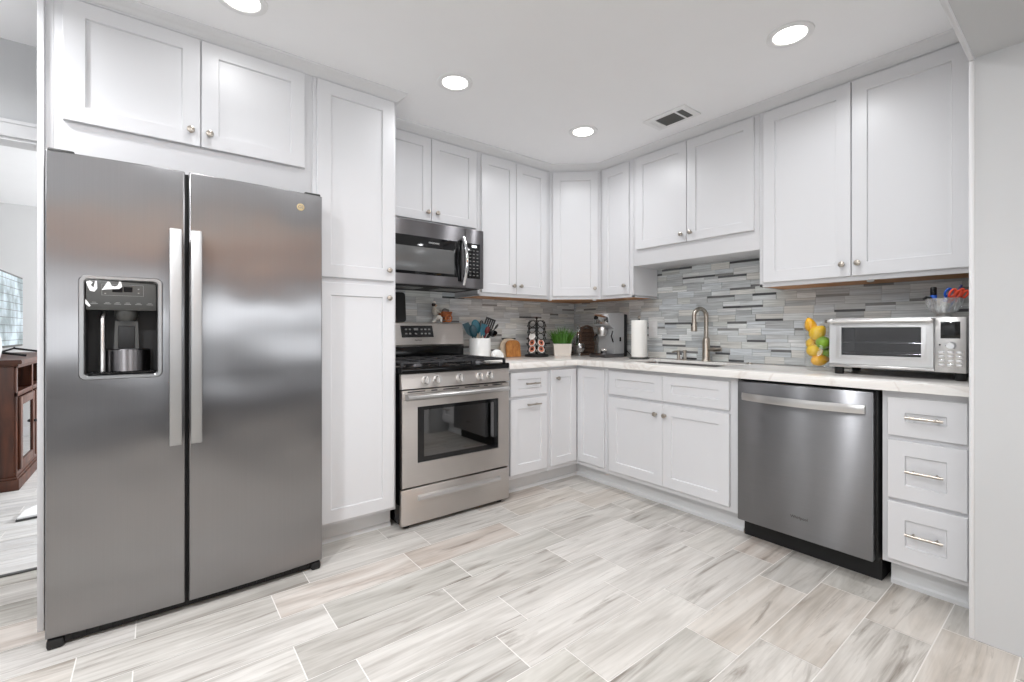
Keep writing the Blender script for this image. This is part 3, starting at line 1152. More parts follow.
mb.tube([(FX, FY - 0.05, 1.000), (FX - 0.004, FY - 0.075, 1.001), (FX - 0.01, FY - 0.118, 1.003)], [0.0105, 0.0095, 0.0085], 12, flat=(1.5, 0.8))
obj('lever', mb, 'nickel', t)

# --- two little dispensers and the air switch
t = thing('soap_dispenser', 'small brushed nickel dispenser post left of the faucet, the one nearer the faucet', 'dispenser', (3.09, 1.893, 0.915), 'dispenser posts behind the sink')
obj('post', MB().lathe([(0.019, 0), (0.019, 0.004), (0.011, 0.008), (0.010, 0.06), (0.0125, 0.062), (0.0125, 0.074), (0.0, 0.076)], (3.09, 1.893, 0.915)), 'nickel', t)
t = thing('soap_dispenser', 'small brushed nickel dispenser post with a short spout, farther from the faucet', 'dispenser', (3.09, 1.945, 0.915), 'dispenser posts behind the sink')
obj('post', MB().lathe([(0.019, 0), (0.019, 0.004), (0.011, 0.008), (0.010, 0.055), (0.0125, 0.058), (0.0125, 0.07), (0.0, 0.072)], (3.09, 1.945, 0.915)), 'nickel', t)
obj('spout', MB().tube([(3.09, 1.945, 0.977), (3.06, 1.957, 0.979), (3.035, 1.966, 0.972)], 0.005, 10), 'nickel', t)
t = thing('air_switch', 'small round nickel push button on the worktop between the faucet and the fruit jar', 'button', (3.10, 1.43, 0.915))
obj('bezel', MB().lathe([(0.021, 0), (0.021, 0.004), (0.017, 0.007), (0.0125, 0.007), (0.0125, 0.004), (0, 0.004)], (3.10, 1.43, 0.915)), 'nickel', t)
obj('button', MB().lathe([(0.0118, 0.0042), (0.0118, 0.010), (0.009, 0.0115), (0, 0.0115)], (3.10, 1.43, 0.915)), 'chrome', t)

# ------------------------------------------------------------------ refrigerator
FZ0, FZ1 = 0.042, 1.775
FXL, FXR, FGL, FGR = -0.309, 0.629, 0.093, 0.107
FBK = 2.362


def fy(x):
    return 2.287 - 0.024 * (1 - ((x - 0.1595) / 0.4665) ** 2)


def fridge_door(x0, x1, hole=None):
    """door slab with a gently bowed front, rounded outer edges and an optional opening"""
    mb = MB()
    bm = mb.bm
    xs = sorted(set([x0, x0 + 0.0015, x0 + 0.0035, x0 + 0.005, x0 + 0.0064, x1 - 0.0064, x1 - 0.005, x1 - 0.0035, x1 - 0.0015, x1] + [x0 + (x1 - x0) * k / 14 for k in range(1, 14)] + (list(hole[:2]) if hole else [])))
    xs = [x for i, x in enumerate(xs) if i == 0 or x - xs[i - 1] > 0.0012]
    zs = [FZ0, FZ0 + 0.004, FZ1 - 0.004, FZ1] if not hole else [FZ0, FZ0 + 0.004, hole[2], hole[3], FZ1 - 0.004, FZ1]

    def yy(x, z):
        d = min(x - x0, x1 - x)
        r = 0.005
        k = r - math.sqrt(max(0, r * r - (r - min(d, r)) ** 2)) if d < r else 0
        dz = 0.003 if (z == FZ0 or z == FZ1) else 0
        return fy(x) + k + dz
    nx, nz = len(xs), len(zs)
    V = [[bm.verts.new((x, yy(x, z), z)) for z in zs] for x in xs]
    W = [[bm.verts.new((x, FBK, z)) for z in zs] for x in xs]
    for i in range(nx - 1):
        for j in range(nz - 1):
            if hole and xs[i] >= hole[0] - 1e-6 and xs[i + 1] <= hole[1] + 1e-6 and j == 2:
                continue
            bm.faces.new([V[i][j], V[i + 1][j], V[i + 1][j + 1], V[i][j + 1]])
            bm.faces.new([W[i][j], W[i][j + 1], W[i + 1][j + 1], W[i + 1][j]])
    for i in range(nx - 1):
        bm.faces.new([V[i][0], W[i][0], W[i + 1][0], V[i + 1][0]])
        bm.faces.new([V[i][-1], V[i + 1][-1], W[i + 1][-1], W[i][-1]])
    for j in range(nz - 1):
        bm.faces.new([V[0][j], V[0][j + 1], W[0][j + 1], W[0][j]])
        bm.faces.new([V[-1][j], W[-1][j], W[-1][j + 1], V[-1][j + 1]])
    if hole:
        i0 = min(range(nx), key=lambda i: abs(xs[i] - hole[0]))
        i1 = min(range(nx), key=lambda i: abs(xs[i] - hole[1]))
        for i in range(i0, i1):
            bm.faces.new([V[i][2], V[i + 1][2], W[i + 1][2], W[i][2]])
            bm.faces.new([V[i][3], W[i][3], W[i + 1][3], V[i + 1][3]])
        bm.faces.new([V[i0][2], W[i0][2], W[i0][3], V[i0][3]])
        bm.faces.new([V[i1][2], V[i1][3], W[i1][3], W[i1][2]])
    return mb


fr = thing('refrigerator', 'large stainless steel side-by-side refrigerator with a water dispenser in its left door', 'refrigerator', (0.16, 2.7, 0))
mb = MB()
mb.box(FXL + 0.006, 0.6225, FBK + 0.008, 3.07, 0.03, 1.765, 0.004)
mb.box(FXL + 0.03, FXR - 0.03, FBK + 0.05, 3.0, 0.0, 0.03)
obj('cabinet_body', mb, 'dark_grey', fr)
HX0, HX1, HZ0, HZ1 = -0.205, 0.006, 0.966, 1.324
ld = obj('door', fridge_door(FXL, FGL, (HX0, HX1, HZ0, HZ1)), 'steel_fridge', fr)
ld['label'] = 'left door with the dispenser'
rd = obj('door', fridge_door(FGR, FXR), 'steel_fridge', fr)
rd['label'] = 'right door'
for d, a, b in ((ld, 0.0415, 0.0815), (rd, 0.1095, 0.1465)):
    mb = MB()
    cx = (a + b) / 2
    mb.box(a, b, 2.196, 2.212, 0.690, 1.530, 0.004)
    for zc in (0.74, 1.48):
        mb.box(cx - 0.012, cx + 0.012, 2.208, fy(cx) + 0.004, zc - 0.03, zc + 0.03, 0.003)
    obj('handle', mb, 'handle_steel', d)
# gaskets seen in the gap, hinge caps and grille
obj('gasket', MB().box(FGL + 0.001, FGR - 0.001, 2.300, FBK + 0.006, FZ0, FZ1 - 0.002), 'black_matte', fr)
for hx0, hx1 in ((FXL + 0.004, FXL + 0.075), (FXR - 0.075, FXR - 0.004)):
    obj('hinge_cover', MB().box(hx0, hx1, 2.300, 2.48, 1.7755, 1.7885, 0.005), 'dark_grey', fr)
mb = MB()
mb.box(FXL + 0.01, FXR - 0.012, 2.305, 2.36, 0.006, 0.040, 0.004)
for k in range(24):
    x = FXL + 0.05 + k * 0.036
    mb.box(x, x + 0.018, 2.300, 2.307, 0.012, 0.032)
mb.box(FXL + 0.002, FXL + 0.05, 2.285, 2.36, 0.0, 0.036, 0.01).box(FXR - 0.05, FXR - 0.006, 2.285, 2.36, 0.0, 0.036, 0.01)
obj('toe_grille', mb, 'black_matte', fr)
mb = MB().lathe([(0.0165, 0), (0.0165, 0.003), (0.0145, 0.0045), (0.0, 0.0045)], (0.530, fy(0.530) + 0.001, 1.706), (0, -1, 0), 28)
bg = obj('badge', mb, 'gold', rd)
text('badge_lettering', 'GE', 0.019, (0.530, fy(0.530) - 0.0042, 1.706), FACE_A, 'grey_print', rd)

# dispenser
mb = MB()


def bez(x0, x1, z0, z1, r, dy, n=6, arch=0.0):
    pts = []
    for cx, cz, a0 in ((x1 - r, z1 - r, 0), (x0 + r, z1 - r, PI / 2), (x0 + r, z0 + r, PI), (x1 - r, z0 + r, 1.5 * PI)):
        for k in range(n + 1):
            a = a0 + PI / 2 * k / n
            x, z = cx + r * math.cos(a), cz + r * math.sin(a)
            pts.append((x, fy(x) + dy, z))
    return pts


o0 = (-0.2215, 0.0215, 0.953, 1.338)
i0 = (HX0 + 0.002, HX1 - 0.002, HZ0 + 0.002, HZ1 - 0.002)
mb.rings([bez(*o0, 0.022, 0.002), bez(*o0, 0.022, -0.004), bez(o0[0] + 0.003, o0[1] - 0.003, o0[2] + 0.003, o0[3] - 0.003, 0.020, -0.008), bez(i0[0] - 0.004, i0[1] + 0.004, i0[2] - 0.004, i0[3] + 0.004, 0.014, -0.008), bez(*i0, 0.012, -0.003), bez(*i0, 0.012, 0.02)], cap0=False, cap1=False)
dp = obj('dispenser', mb, 'bezel_steel', ld)
DC = -0.0995
mb = MB()
yf = fy(DC) + 0.014
yb = FBK - 0.004
x0, x1, z0, z1 = HX0 + 0.003, HX1 - 0.003, HZ0 + 0.003, HZ1 - 0.003
mb.quad([(x0, yb, z0), (x1, yb, z0), (x1, yb, z1), (x0, yb, z1)])
mb.quad([(x0, yf, z0), (x0, yb, z0), (x0, yb, z1), (x0, yf, z1)])
mb.quad([(x1, yf, z0), (x1, yf, z1), (x1, yb, z1), (x1, yb, z0)])
mb.quad([(x0, yf, z0), (x1, yf, z0), (x1, yb, z0), (x0, yb, z0)])
mb.quad([(x0, yf, z1), (x0, yb, z1), (x1, yb, z1), (x1, yf, z1)])
obj('recess', mb, 'black_matte', dp, fix=False)
yp = fy(DC) + 0.003
obj('control_panel', MB().box(HX0 + 0.004, HX1 - 0.004, yp, yp + 0.012, 1.211, HZ1 - 0.003, 0.002), 'dark_grey', dp)
mb = MB()
mb.box(-0.128, -0.099, yp - 0.0012, yp, 1.279, 1.298).box(-0.096, -0.070, yp - 0.0012, yp, 1.281, 1.300)
obj('display', mb, 'black_gloss', dp)
mb = MB()
fx = lambda a, b, c, d: mb.box(a, b, yp - 0.0008, yp, c, d)
fx(-0.158, -0.037, 1.307, 1.308), fx(-0.158, -0.037, 1.266, 1.267), fx(-0.158, -0.157, 1.266, 1.308), fx(-0.038, -0.037, 1.266, 1.308)
for k, xx in enumerate((-0.179, -0.142, -0.113, -0.084, -0.052, -0.018)):
    fx(xx - 0.010, xx + 0.010, 1.2335, 1.2355)
    fx(xx - 0.006, xx + 0.006, 1.2385, 1.2402)
for xx, zz_ in ((-0.148, 1.273), (-0.052, 1.293), (-0.052, 1.278)):
    fx(xx - 0.0025, xx + 0.0025, zz_ - 0.0018, zz_ + 0.0018)
obj('markings', mb, 'grey_print', dp)
film = lambda a, b, h: Vector((a, yp - h, b))
for poly in ([(-0.158, 1.285), (-0.150, 1.300), (-0.141, 1.318), (-0.135, 1.316), (-0.130, 1.302), (-0.120, 1.300), (-0.112, 1.305), (-0.108, 1.321), (-0.103, 1.318), (-0.100, 1.300), (-0.108, 1.292), (-0.126, 1.290), (-0.145, 1.288)],
             [(-0.201, 1.313), (-0.190, 1.318), (-0.182, 1.312), (-0.188, 1.302), (-0.180, 1.292), (-0.176, 1.318), (-0.171, 1.318), (-0.170, 1.290), (-0.178, 1.278), (-0.190, 1.281), (-0.196, 1.296)],
             [(-0.202, 1.250), (-0.196, 1.240), (-0.188, 1.226), (-0.192, 1.222), (-0.202, 1.232)]):
    o = obj('protective_film', MB().prism(poly, film, 0.0003, 0.0022), 'plastic_white', dp)
    o['label'] = 'torn scrap of white protective film'
obj('spout', MB().lathe([(0.036, 1.211), (0.035, 1.192), (0.028, 1.178), (0.024, 1.172)], (-0.089, 2.314, 0), n=24), 'dark_grey', dp)
mb = MB()
mb.prism([(-0.123, 1.171), (-0.055, 1.171), (-0.052, 1.060), (-0.127, 1.060)], lambda a, b, h: Vector((a, 2.322 + h, b)), 0.0, 0.012)
obj('paddle', mb, 'dark_grey', dp)
obj('paddle_pad', MB().box(-0.114, -0.064, 2.317, 2.323, 1.066, 1.153, 0.004), 'black_matte', dp)
mb = MB().lathe([(0.070, 0.980), (0.070, 1.060), (0.064, 1.064)], (-0.085, 2.352, 0), n=32, squash=lambda t, h: 1 if math.sin(t) < 0 else 0.08)
obj('splash_guard', mb, 'steel_dark', dp)
obj('side_column', MB().tube([(-0.159, 2.318, 0.978), (-0.159, 2.318, 1.180), (-0.154, 2.33, 1.205)], 0.0095, 14), 'steel_bright', dp)
mb = MB().box(HX0 + 0.006, HX1 - 0.006, 2.278, 2.354, HZ0 + 0.005, HZ0 + 0.012, 0.002)
for k in range(12):
    mb.box(HX0 + 0.016 + k * 0.0155, HX0 + 0.023 + k * 0.0155, 2.284, 2.348, HZ0 + 0.012, HZ0 + 0.015)
obj('drip_tray', mb, 'black', dp)

# ------------------------------------------------------------------ range
RX0, RX1, RF = 1.092, 1.856, 2.42
rg = thing('gas_range', 'stainless steel gas range with black cooktop and oven window', 'stove', (1.474, 2.75, 0))
obj('body', MB().box(RX0 + 0.004, RX1 - 0.004, RF + 0.03, 3.075, 0.030, 0.885, 0.002).box(RX0 + 0.03, RX1 - 0.03, RF + 0.06, 3.05, 0.0, 0.03), 'black', rg)
for x in (RX0 + 0.05, RX1 - 0.05):
    obj('foot', MB().lathe([(0.018, 0), (0.018, 0.02), (0.012, 0.022), (0.012, 0.032)], (x, RF + 0.045, 0), n=16), 'black_matte', rg)
# storage drawer with its long recessed grip
mb = MB()
mb.box(RX0, RX1, RF, RF + 0.028, 0.024, 0.229, 0.004)
dr = obj('drawer', mb, 'steel', rg)
mb = MB()
mb.prism([(0, 0.153), (-0.020, 0.158), (-0.022, 0.166), (-0.016, 0.178), (0, 0.186)], lambda a, b, h: Vector((h, RF + a, b)), 1.192, 1.775)
obj('handle', mb, 'steel_bright', dr)
# oven door
OZ0, OZ1 = 0.238, 0.792
mb = MB()


def rz(x0, x1, z0, z1, y):
    return [(x0, y, z0), (x1, y, z0), (x1, y, z1), (x0, y, z1)]


mb.rings([rz(RX0 + 0.006, RX1, OZ0, OZ1, RF + 0.028), rz(RX0 + 0.006, RX1, OZ0, OZ1, RF + 0.003), rz(RX0 + 0.009, RX1 - 0.003, OZ0 + 0.003, OZ1 - 0.003, RF), rz(1.192, 1.768, 0.369, 0.694, RF), rz(1.194, 1.766, 0.371, 0.692, RF + 0.012)], cap1=False)
od = obj('oven_door', mb, 'steel', rg)
mb = MB()
mb.rings([rz(1.194, 1.766, 0.371, 0.692, RF + 0.0035), rz(1.235, 1.735, 0.400, 0.672, RF + 0.0035), rz(1.235, 1.735, 0.400, 0.672, RF + 0.010), rz(1.194, 1.766, 0.371, 0.692, RF + 0.010), ], cap0=False, cap1=False)
obj('window_frame', mb, 'black_gloss', od)
obj('window_glass', MB().box(1.2355, 1.7345, RF + 0.005, RF + 0.009, 0.4005, 0.6715), 'oven_glass', od)
mb = MB()
mb.box(1.24, 1.73, RF + 0.026, RF + 0.0275, 0.405, 0.668)
for zz_ in (0.47, 0.55, 0.60):
    mb.tube([(1.245, RF + 0.022, zz_), (1.725, RF + 0.022, zz_)], 0.003, 8, s=1)
for xx in (1.40, 1.66):
    mb.box(xx, xx + 0.03, RF + 0.018, RF + 0.024, 0.41, 0.665, s=1)
obj('oven_interior', mb, ['black_matte', 'mid_grey'], od)
mb = MB()
mb.prism([(-0.030, 0.738), (-0.052, 0.742), (-0.062, 0.752), (-0.062, 0.764), (-0.052, 0.773), (-0.030, 0.776)], lambda a, b, h: Vector((h, RF + a, b)), RX0 + 0.016, RX1 - 0.040)
for a, b in ((RX0 + 0.016, RX0 + 0.05), (RX1 - 0.074, RX1 - 0.040)):
    mb.box(a, b, RF - 0.035, RF + 0.001, 0.741, 0.774, 0.003)
obj('handle', mb, 'steel_bright', od)
mb = MB()
for a, b in ((1.13, 1.24), (1.28, 1.32), (1.36, 1.47), (1.51, 1.62), (1.655, 1.685), (1.72, 1.80)):
    mb.box(a, b, RF - 0.0006, RF + 0.001, 0.7805, 0.7865)
obj('vent_slots', mb, 'black_matte', od)
# knob panel, sloped a little back
mb = MB()
prof = [(0.0, 0.800), (-0.006, 0.803), (0.006, 0.884), (0.030, 0.886), (0.030, 0.800)]
mb.prism(prof, lambda a, b, h: Vector((h, RF + a, b)), RX0, RX1)
cp = obj('knob_panel', mb, 'steel', rg)
for kx in (1.243, 1.318, 1.474, 1.622, 1.698):
    p = Vector((kx, RF - 0.001, 0.843))
    ax = Vector((0, -0.99, 0.146)).normalized()
    mb = MB().lathe([(0.0275, 0), (0.0275, 0.004), (0.0235, 0.006), (0.0215, 0.026), (0.019, 0.030), (0.0, 0.030)], p, ax, 24)
    up = Vector((0, 0.146, 0.99))
    side = Vector((1, 0, 0))
    c = p + ax * 0.034
    m4 = Matrix((side, up, ax)).transposed().to_4x4()
    mb.box(-0.005, 0.005, -0.021, 0.021, -0.008, 0.006, 0.002, mat=Matrix.Translation(c) @ m4)
    obj('knob', mb, 'steel_bright', rg)
# cooktop
mb = MB()
mb.box(RX0 - 0.001, RX1 + 0.001, RF - 0.004, 2.985, 0.886, 0.921, 0.006)
obj('cooktop', mb, 'black', rg)
for i, (bx, by, br) in enumerate(((1.25, 2.56, 0.045), (1.25, 2.83, 0.036), (1.474, 2.70, 0.05), (1.70, 2.56, 0.042), (1.70, 2.83, 0.036))):
    mb = MB().lathe([(br + 0.012, 0), (br + 0.012, 0.006), (br * 0.95, 0.009), (br * 0.95, 0.016), (br * 0.8, 0.019), (0, 0.019)], (bx, by, 0.9205), n=24)
    obj('burner', mb, 'steel_dark' if i in (0, 3) else 'iron', rg)
GZ = 0.953


def grate(x0, x1, y0, y1, crosses):
    mb = MB()
    b = 0.0055
    for y in (y0, y1):
        mb.box(x0, x1, y - b, y + b, GZ - 0.012, GZ, 0.002)
    for x in (x0, x1):
        mb.box(x - b, x + b, y0, y1, GZ - 0.012, GZ, 0.002)
    xm = (x0 + x1) / 2
    mb.box(xm - b, xm + b, y0, y1, GZ - 0.010, GZ + 0.001, 0.002)
    for y in crosses:
        mb.box(x0, x0 + (x1 - x0) * 0.38, y - b, y + b, GZ - 0.010, GZ + 0.001, 0.002)
        mb.box(x1 - (x1 - x0) * 0.38, x1, y - b, y + b, GZ - 0.010, GZ + 0.001, 0.002)
    mb.box(x0, x1, (y0 + y1) / 2 - b, (y0 + y1) / 2 + b, GZ - 0.012, GZ, 0.002)
    for x in (x0, x1):
        for y in (y0, (y0 + y1) / 2, y1):
            mb.box(x - 0.008, x + 0.008, y - 0.008, y + 0.008, 0.9205, GZ - 0.004, 0.002)
    return mb


for a, b in ((RX0 + 0.018, 1.352), (1.362, 1.588), (1.598, RX1 - 0.016)):
    obj('grate', grate(a, b, RF + 0.035, 2.955, (2.56, 2.83)), 'iron', rg)
# backguard
mb = MB()
mb.prism([(2.990, 1.022), (2.978, 1.035), (3.004, 1.186), (3.012, 1.192), (3.085, 1.192), (3.085, 0.90), (3.02, 0.90), (3.02, 1.022)], lambda a, b, h: Vector((h, a, b)), RX0 + 0.004, RX1 - 0.006)
bgd = obj('backguard', mb, 'steel', rg)
obj('lower_strip', MB().box(RX0 + 0.006, RX1 - 0.004, 2.984, 3.019, 0.921, 1.021, 0.002), 'black', bgd)
sl = (3.004 - 2.978) / (1.186 - 1.035)
by = lambda z: 2.978 + (z - 1.035) * sl
mb = MB()
mb.prism([(1.345, 1.168), (1.592, 1.170), (1.598, 1.088), (1.352, 1.086)], lambda a, b, h: Vector((a, by(b) - h, b)), -0.001, 0.003)
for r in range(2):
    for c, xx in enumerate((1.385, 1.415, 1.505, 1.535, 1.565)):
        z = 1.143 - r * 0.030
        mb.prism([(xx - 0.008, z - 0.005), (xx + 0.008, z - 0.005), (xx + 0.008, z + 0.005), (xx - 0.008, z + 0.005)], lambda a, b, h: Vector((a, by(b) - h, b)), 0.002, 0.0036, 1)
mb.prism([(1.445, 1.136), (1.478, 1.136), (1.478, 1.152), (1.445, 1.152)], lambda a, b, h: Vector((a, by(b) - h, b)), 0.002, 0.0036, 1)
mb.prism([(1.448, 1.110), (1.466, 1.106), (1.470, 1.112), (1.452, 1.120)], lambda a, b, h: Vector((a, by(b) - h, b)), 0.002, 0.0036, 1)
obj('display', mb, ['black_gloss', 'grey_print'], bgd)
text('brand_lettering', 'FRIGIDAIRE', 0.0105, (1.475, by(1.066) - 0.001, 1.066), Euler((PI / 2 - 0.17, 0, 0)), 'dark_print', bgd)

# ------------------------------------------------------------------ microwave
MX0, MX1, MF, MZ0, MZ1 = 1.088, 1.834, 2.690, 1.426, 1.8385
mw = thing('microwave', 'dark stainless over-the-range microwave hung below the short cabinet', 'microwave', (1.46, 2.88, MZ0))
obj('body', MB().box(MX0 + 0.002, MX1 - 0.002, MF + 0.032, 3.08, MZ0 + 0.012, MZ1 - 0.002, 0.002), 'dark_grey', mw)
mb = MB().box(MX0 + 0.01, MX1 - 0.01, MF + 0.04, 3.07, MZ0, MZ0 + 0.0115)
for k in range(2):
    mb.box(1.2 + k * 0.34, 1.42 + k * 0.34, 2.80, 2.95, MZ0 - 0.004, MZ0, s=1)
obj('underside', mb, ['black_matte', 'mid_grey'], mw)
MD = 1.683
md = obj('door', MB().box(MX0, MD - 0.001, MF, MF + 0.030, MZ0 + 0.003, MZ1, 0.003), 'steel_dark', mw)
obj('door_glass', MB().box(MX0 + 0.004, MD - 0.060, MF - 0.002, MF + 0.004, 1.496, 1.741, 0.001), 'black_gloss', md)
obj('window', MB().box(MX0 + 0.03, MD - 0.088, MF - 0.0028, MF, 1.514, 1.673, 0.001), plain('microwave_window_mesh', (92, 92, 92), 0.22, noise=0.04, nscale=90), md)
pts = []
for k in range(13):
    a = k / 12
    pts.append((MD - 0.022, MF - 0.012 - 0.040 * math.sin(PI * a), 1.448 + a * 0.322))
mb = MB().tube(pts, 0.0125, 14, flat=(1.0, 1.35))
for z in (1.452, 1.766):
    mb.cyl((MD - 0.022, MF + 0.002, z), (MD - 0.022, MF - 0.016, z), 0.010)
obj('handle', mb, 'chrome', md)
obj('handle_recess', MB().box(MD - 0.058, MD - 0.030, MF - 0.0015, MF + 0.002, 1.47, 1.75, 0.0007), 'black', md)
cp = obj('control_panel', MB().box(MD + 0.001, MX1, MF, MF + 0.030, MZ0 + 0.003, MZ1, 0.003), 'steel_dark', mw)
obj('keypad', MB().box(1.700, 1.805, MF - 0.002, MF + 0.002, 1.496, 1.740, 0.001), 'black_gloss', cp)
mb = MB()
mb.box(1.735, 1.775, MF - 0.0032, MF - 0.0018, 1.712, 1.728)
obj('clock', mb, emit('clock_digits', (225, 235, 240), 1.0), cp)
mb = MB()
for r in range(8):
    for c in range(3):
        x, z = 1.722 + c * 0.030, 1.690 - r * 0.0245
        mb.box(x - 0.007, x + 0.007, MF - 0.0028, MF - 0.0018, z - 0.0025, z + 0.0025)
obj('key_symbols', mb, 'grey_print', cp)
text('brand_lettering', 'FRIGIDAIRE', 0.0155, (1.442, MF - 0.0022, 1.7065), FACE_A, 'pale_print', md)

# ------------------------------------------------------------------ dishwasher
DF = 2.500
dw = thing('dishwasher', 'stainless steel dishwasher with a curved bar handle, between sink cabinet and drawers', 'dishwasher', (2.8, 0.91, 0))
obj('body', MB().box(DF + 0.045, 3.15, 0.612, 1.222, 0.10, 0.868, 0.002).box(2.600, 3.13, 0.612, 1.226, 0.0, 0.10), 'black_matte', dw)
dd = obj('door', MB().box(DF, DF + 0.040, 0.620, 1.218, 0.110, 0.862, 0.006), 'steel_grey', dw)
pts = []
for k in range(17):
    a = k / 16
    pts.append((DF - 0.006 - 0.042 * math.sin(PI * a) ** 0.7, 0.648 + a * 0.542, 0.782))
mb = MB()
L0 = []
for p in pts:
    L0.append([(p[0] - 0.004, p[1], p[2] - 0.019), (p[0] - 0.007, p[1], p[2]), (p[0] - 0.004, p[1], p[2] + 0.019), (p[0] + 0.006, p[1], p[2] + 0.019), (p[0] + 0.006, p[1], p[2] - 0.019)])
mb.rings(L0)
obj('handle', mb, 'steel_bright', dd)
text('brand_lettering', 'Whirlpool', 0.0185, (DF - 0.0006, 0.915, 0.212), FACE_B, 'dark_print', dd)

# ------------------------------------------------------------------ ceiling fittings
CAN_LABEL = ['round recessed ceiling lamp in front of the microwave, the one nearer the pantry',
             'round recessed ceiling lamp nearest the inner corner of the cabinets',
             'round recessed ceiling lamp in front of the large cabinet over the toaster oven',
             'round recessed ceiling lamp above the refrigerator front, cut by the top edge of the photo']
for i, (cx, cy) in enumerate(CANS):
    t = thing('ceiling_lamp', CAN_LABEL[i], 'ceiling lamp', (cx, cy, CEIL), 'recessed ceiling lamps')
    mb = MB().lathe([(0.096, 0.0), (0.094, -0.005), (0.084, -0.008), (0.070, -0.006), (0.064, 0.0)], (cx, cy, CEIL - 0.0005), n=40, cap=False)
    obj('trim_ring', mb, 'plastic_white', t)
    mb = MB().lathe([(0.066, -0.0035), (0.050, -0.006), (0.0, -0.0065)], (cx, cy, CEIL - 0.0005), n=40, cap=False)
    obj('lens', mb, 'lamp_lens', t)

for cx, cy in CANS_OUT + LIVING_FILL:  # out of view; the living-room ones are added fill
    mb = MB().lathe([(0.096, 0.0), (0.094, -0.005), (0.084, -0.008), (0.070, -0.006), (0.064, 0.0)], (cx, cy, CEIL - 0.0005), n=24, cap=False)
    mb.lathe([(0.066, -0.0035), (0.050, -0.006), (0.0, -0.0065)], (cx, cy, CEIL - 0.0005), n=24, s=1, cap=False)
    struct('unseen_ceiling_light', mb, ['plastic_white', 'lamp_lens'])

t = thing('ceiling_vent', 'white louvred air vent in the ceiling above the sink cabinets', 'vent', (2.568, 1.67, CEIL))
VX0, VX1, VY0, VY1 = 2.475, 2.660, 1.520, 1.815
obj('backing', MB().box(VX0 + 0.02, VX1 - 0.02, VY0 + 0.02, VY1 - 0.02, CEIL - 0.0025, CEIL - 0.0005), 'vent_dark', t)
mb = MB()
z0, z1 = CEIL - 0.010, CEIL - 0.0005
mb.box(VX0, VX0 + 0.034, VY0, VY1, z0, z1).box(VX1 - 0.022, VX1, VY0, VY1, z0, z1)
for a, b in ((VY0, VY0 + 0.036), (1.598, 1.610), (1.748, 1.758), (VY1 - 0.028, VY1)):
    mb.box(VX0 + 0.034, VX1 - 0.022, a, b, z0, z1)
obj('frame', mb, 'plastic_white', t)
mb = MB()
for k in range(11):
    x = VX0 + 0.038 + k * 0.0118
    mb.box(x, x + 0.0035, 1.560, 1.746, CEIL - 0.009, CEIL - 0.0035)
mb2 = MB()
for k in range(5):
    y = 1.760 + k * 0.0065
    mb2.box(VX0 + 0.036, VX1 - 0.024, y, y + 0.005, CEIL - 0.009, CEIL - 0.0035)
obj('louvres', mb, 'mid_grey', t)
obj('side_louvres', mb2, 'plastic_white', t)

# ------------------------------------------------------------------ on the worktop
CT = 0.9155


def at_px(px, py, z):
    """floor-plan point at height z on the sight line of a place in the photo"""
    d = Vector((math.cos(YAW), math.sin(YAW), 0)) + Vector((math.sin(YAW), -math.cos(YAW), 0)) * ((px - 512) / FPX) + Vector((0, 0, -(py - 330.5) / FPX))
    return d * ((z - CAM_H) / d.z)


# --- toaster oven: x is depth, front face toward -X
TX, TXB, TY0, TY1, TZ0, TZ1 = 2.735, 3.07, 0.355, 0.862, 0.950, 1.196
TS = 0.4575   # seam between door side and panel
to = thing('toaster_oven', 'stainless steel countertop toaster oven with a keypad panel and a black screen', 'toaster oven', (2.9, 0.61, CT))
mb = MB()
mb.box(TX + 0.012, TXB, TY0, TY1, TZ1 - 0.016, TZ1, 0.005)
mb.box(TX + 0.012, TXB, TY0, TY1, TZ0, TZ0 + 0.02, 0.003)
mb.box(TX + 0.012, TXB, TY0, TS + 0.01, TZ0 + 0.02, TZ1 - 0.016)
mb.box(TX + 0.012, TXB, TY1 - 0.02, TY1, TZ0 + 0.02, TZ1 - 0.016)
mb.box(TXB - 0.02, TXB, TS + 0.01, TY1 - 0.02, TZ0 + 0.02, TZ1 - 0.016)
obj('body', mb, 'toaster_steel', to)
mb = MB()
mb.box(TXB - 0.026, TXB - 0.0205, TS + 0.012, TY1 - 0.022, TZ0 + 0.021, TZ1 - 0.018)
mb.box(TX + 0.02, TXB - 0.026, TS + 0.0105, TS + 0.014, TZ0 + 0.021, TZ1 - 0.018)
mb.box(TX + 0.02, TXB - 0.026, TY1 - 0.0245, TY1 - 0.0205, TZ0 + 0.021, TZ1 - 0.018)
mb.box(TX + 0.02, TXB - 0.026, TS + 0.014, TY1 - 0.0245, TZ0 + 0.021, TZ0 + 0.025)
obj('oven_interior', mb, 'dark_grey', to)
mb = MB()
for z in (1.075, 1.022):
    for x in (TX + 0.05, TXB - 0.05):
        mb.tube([(x, TS + 0.016, z), (x, TY1 - 0.026, z)], 0.0028, 8)
    for k in range(9):
        y = TS + 0.05 + k * 0.04
        mb.tube([(TX + 0.05, y, z), (TXB - 0.05, y, z)], 0.0018, 6)
obj('wire_rack', mb, 'chrome', to)


def rx(y0, y1, z0, z1, x):
    return [(x, y0, z0), (x, y1, z0), (x, y1, z1), (x, y0, z1)]


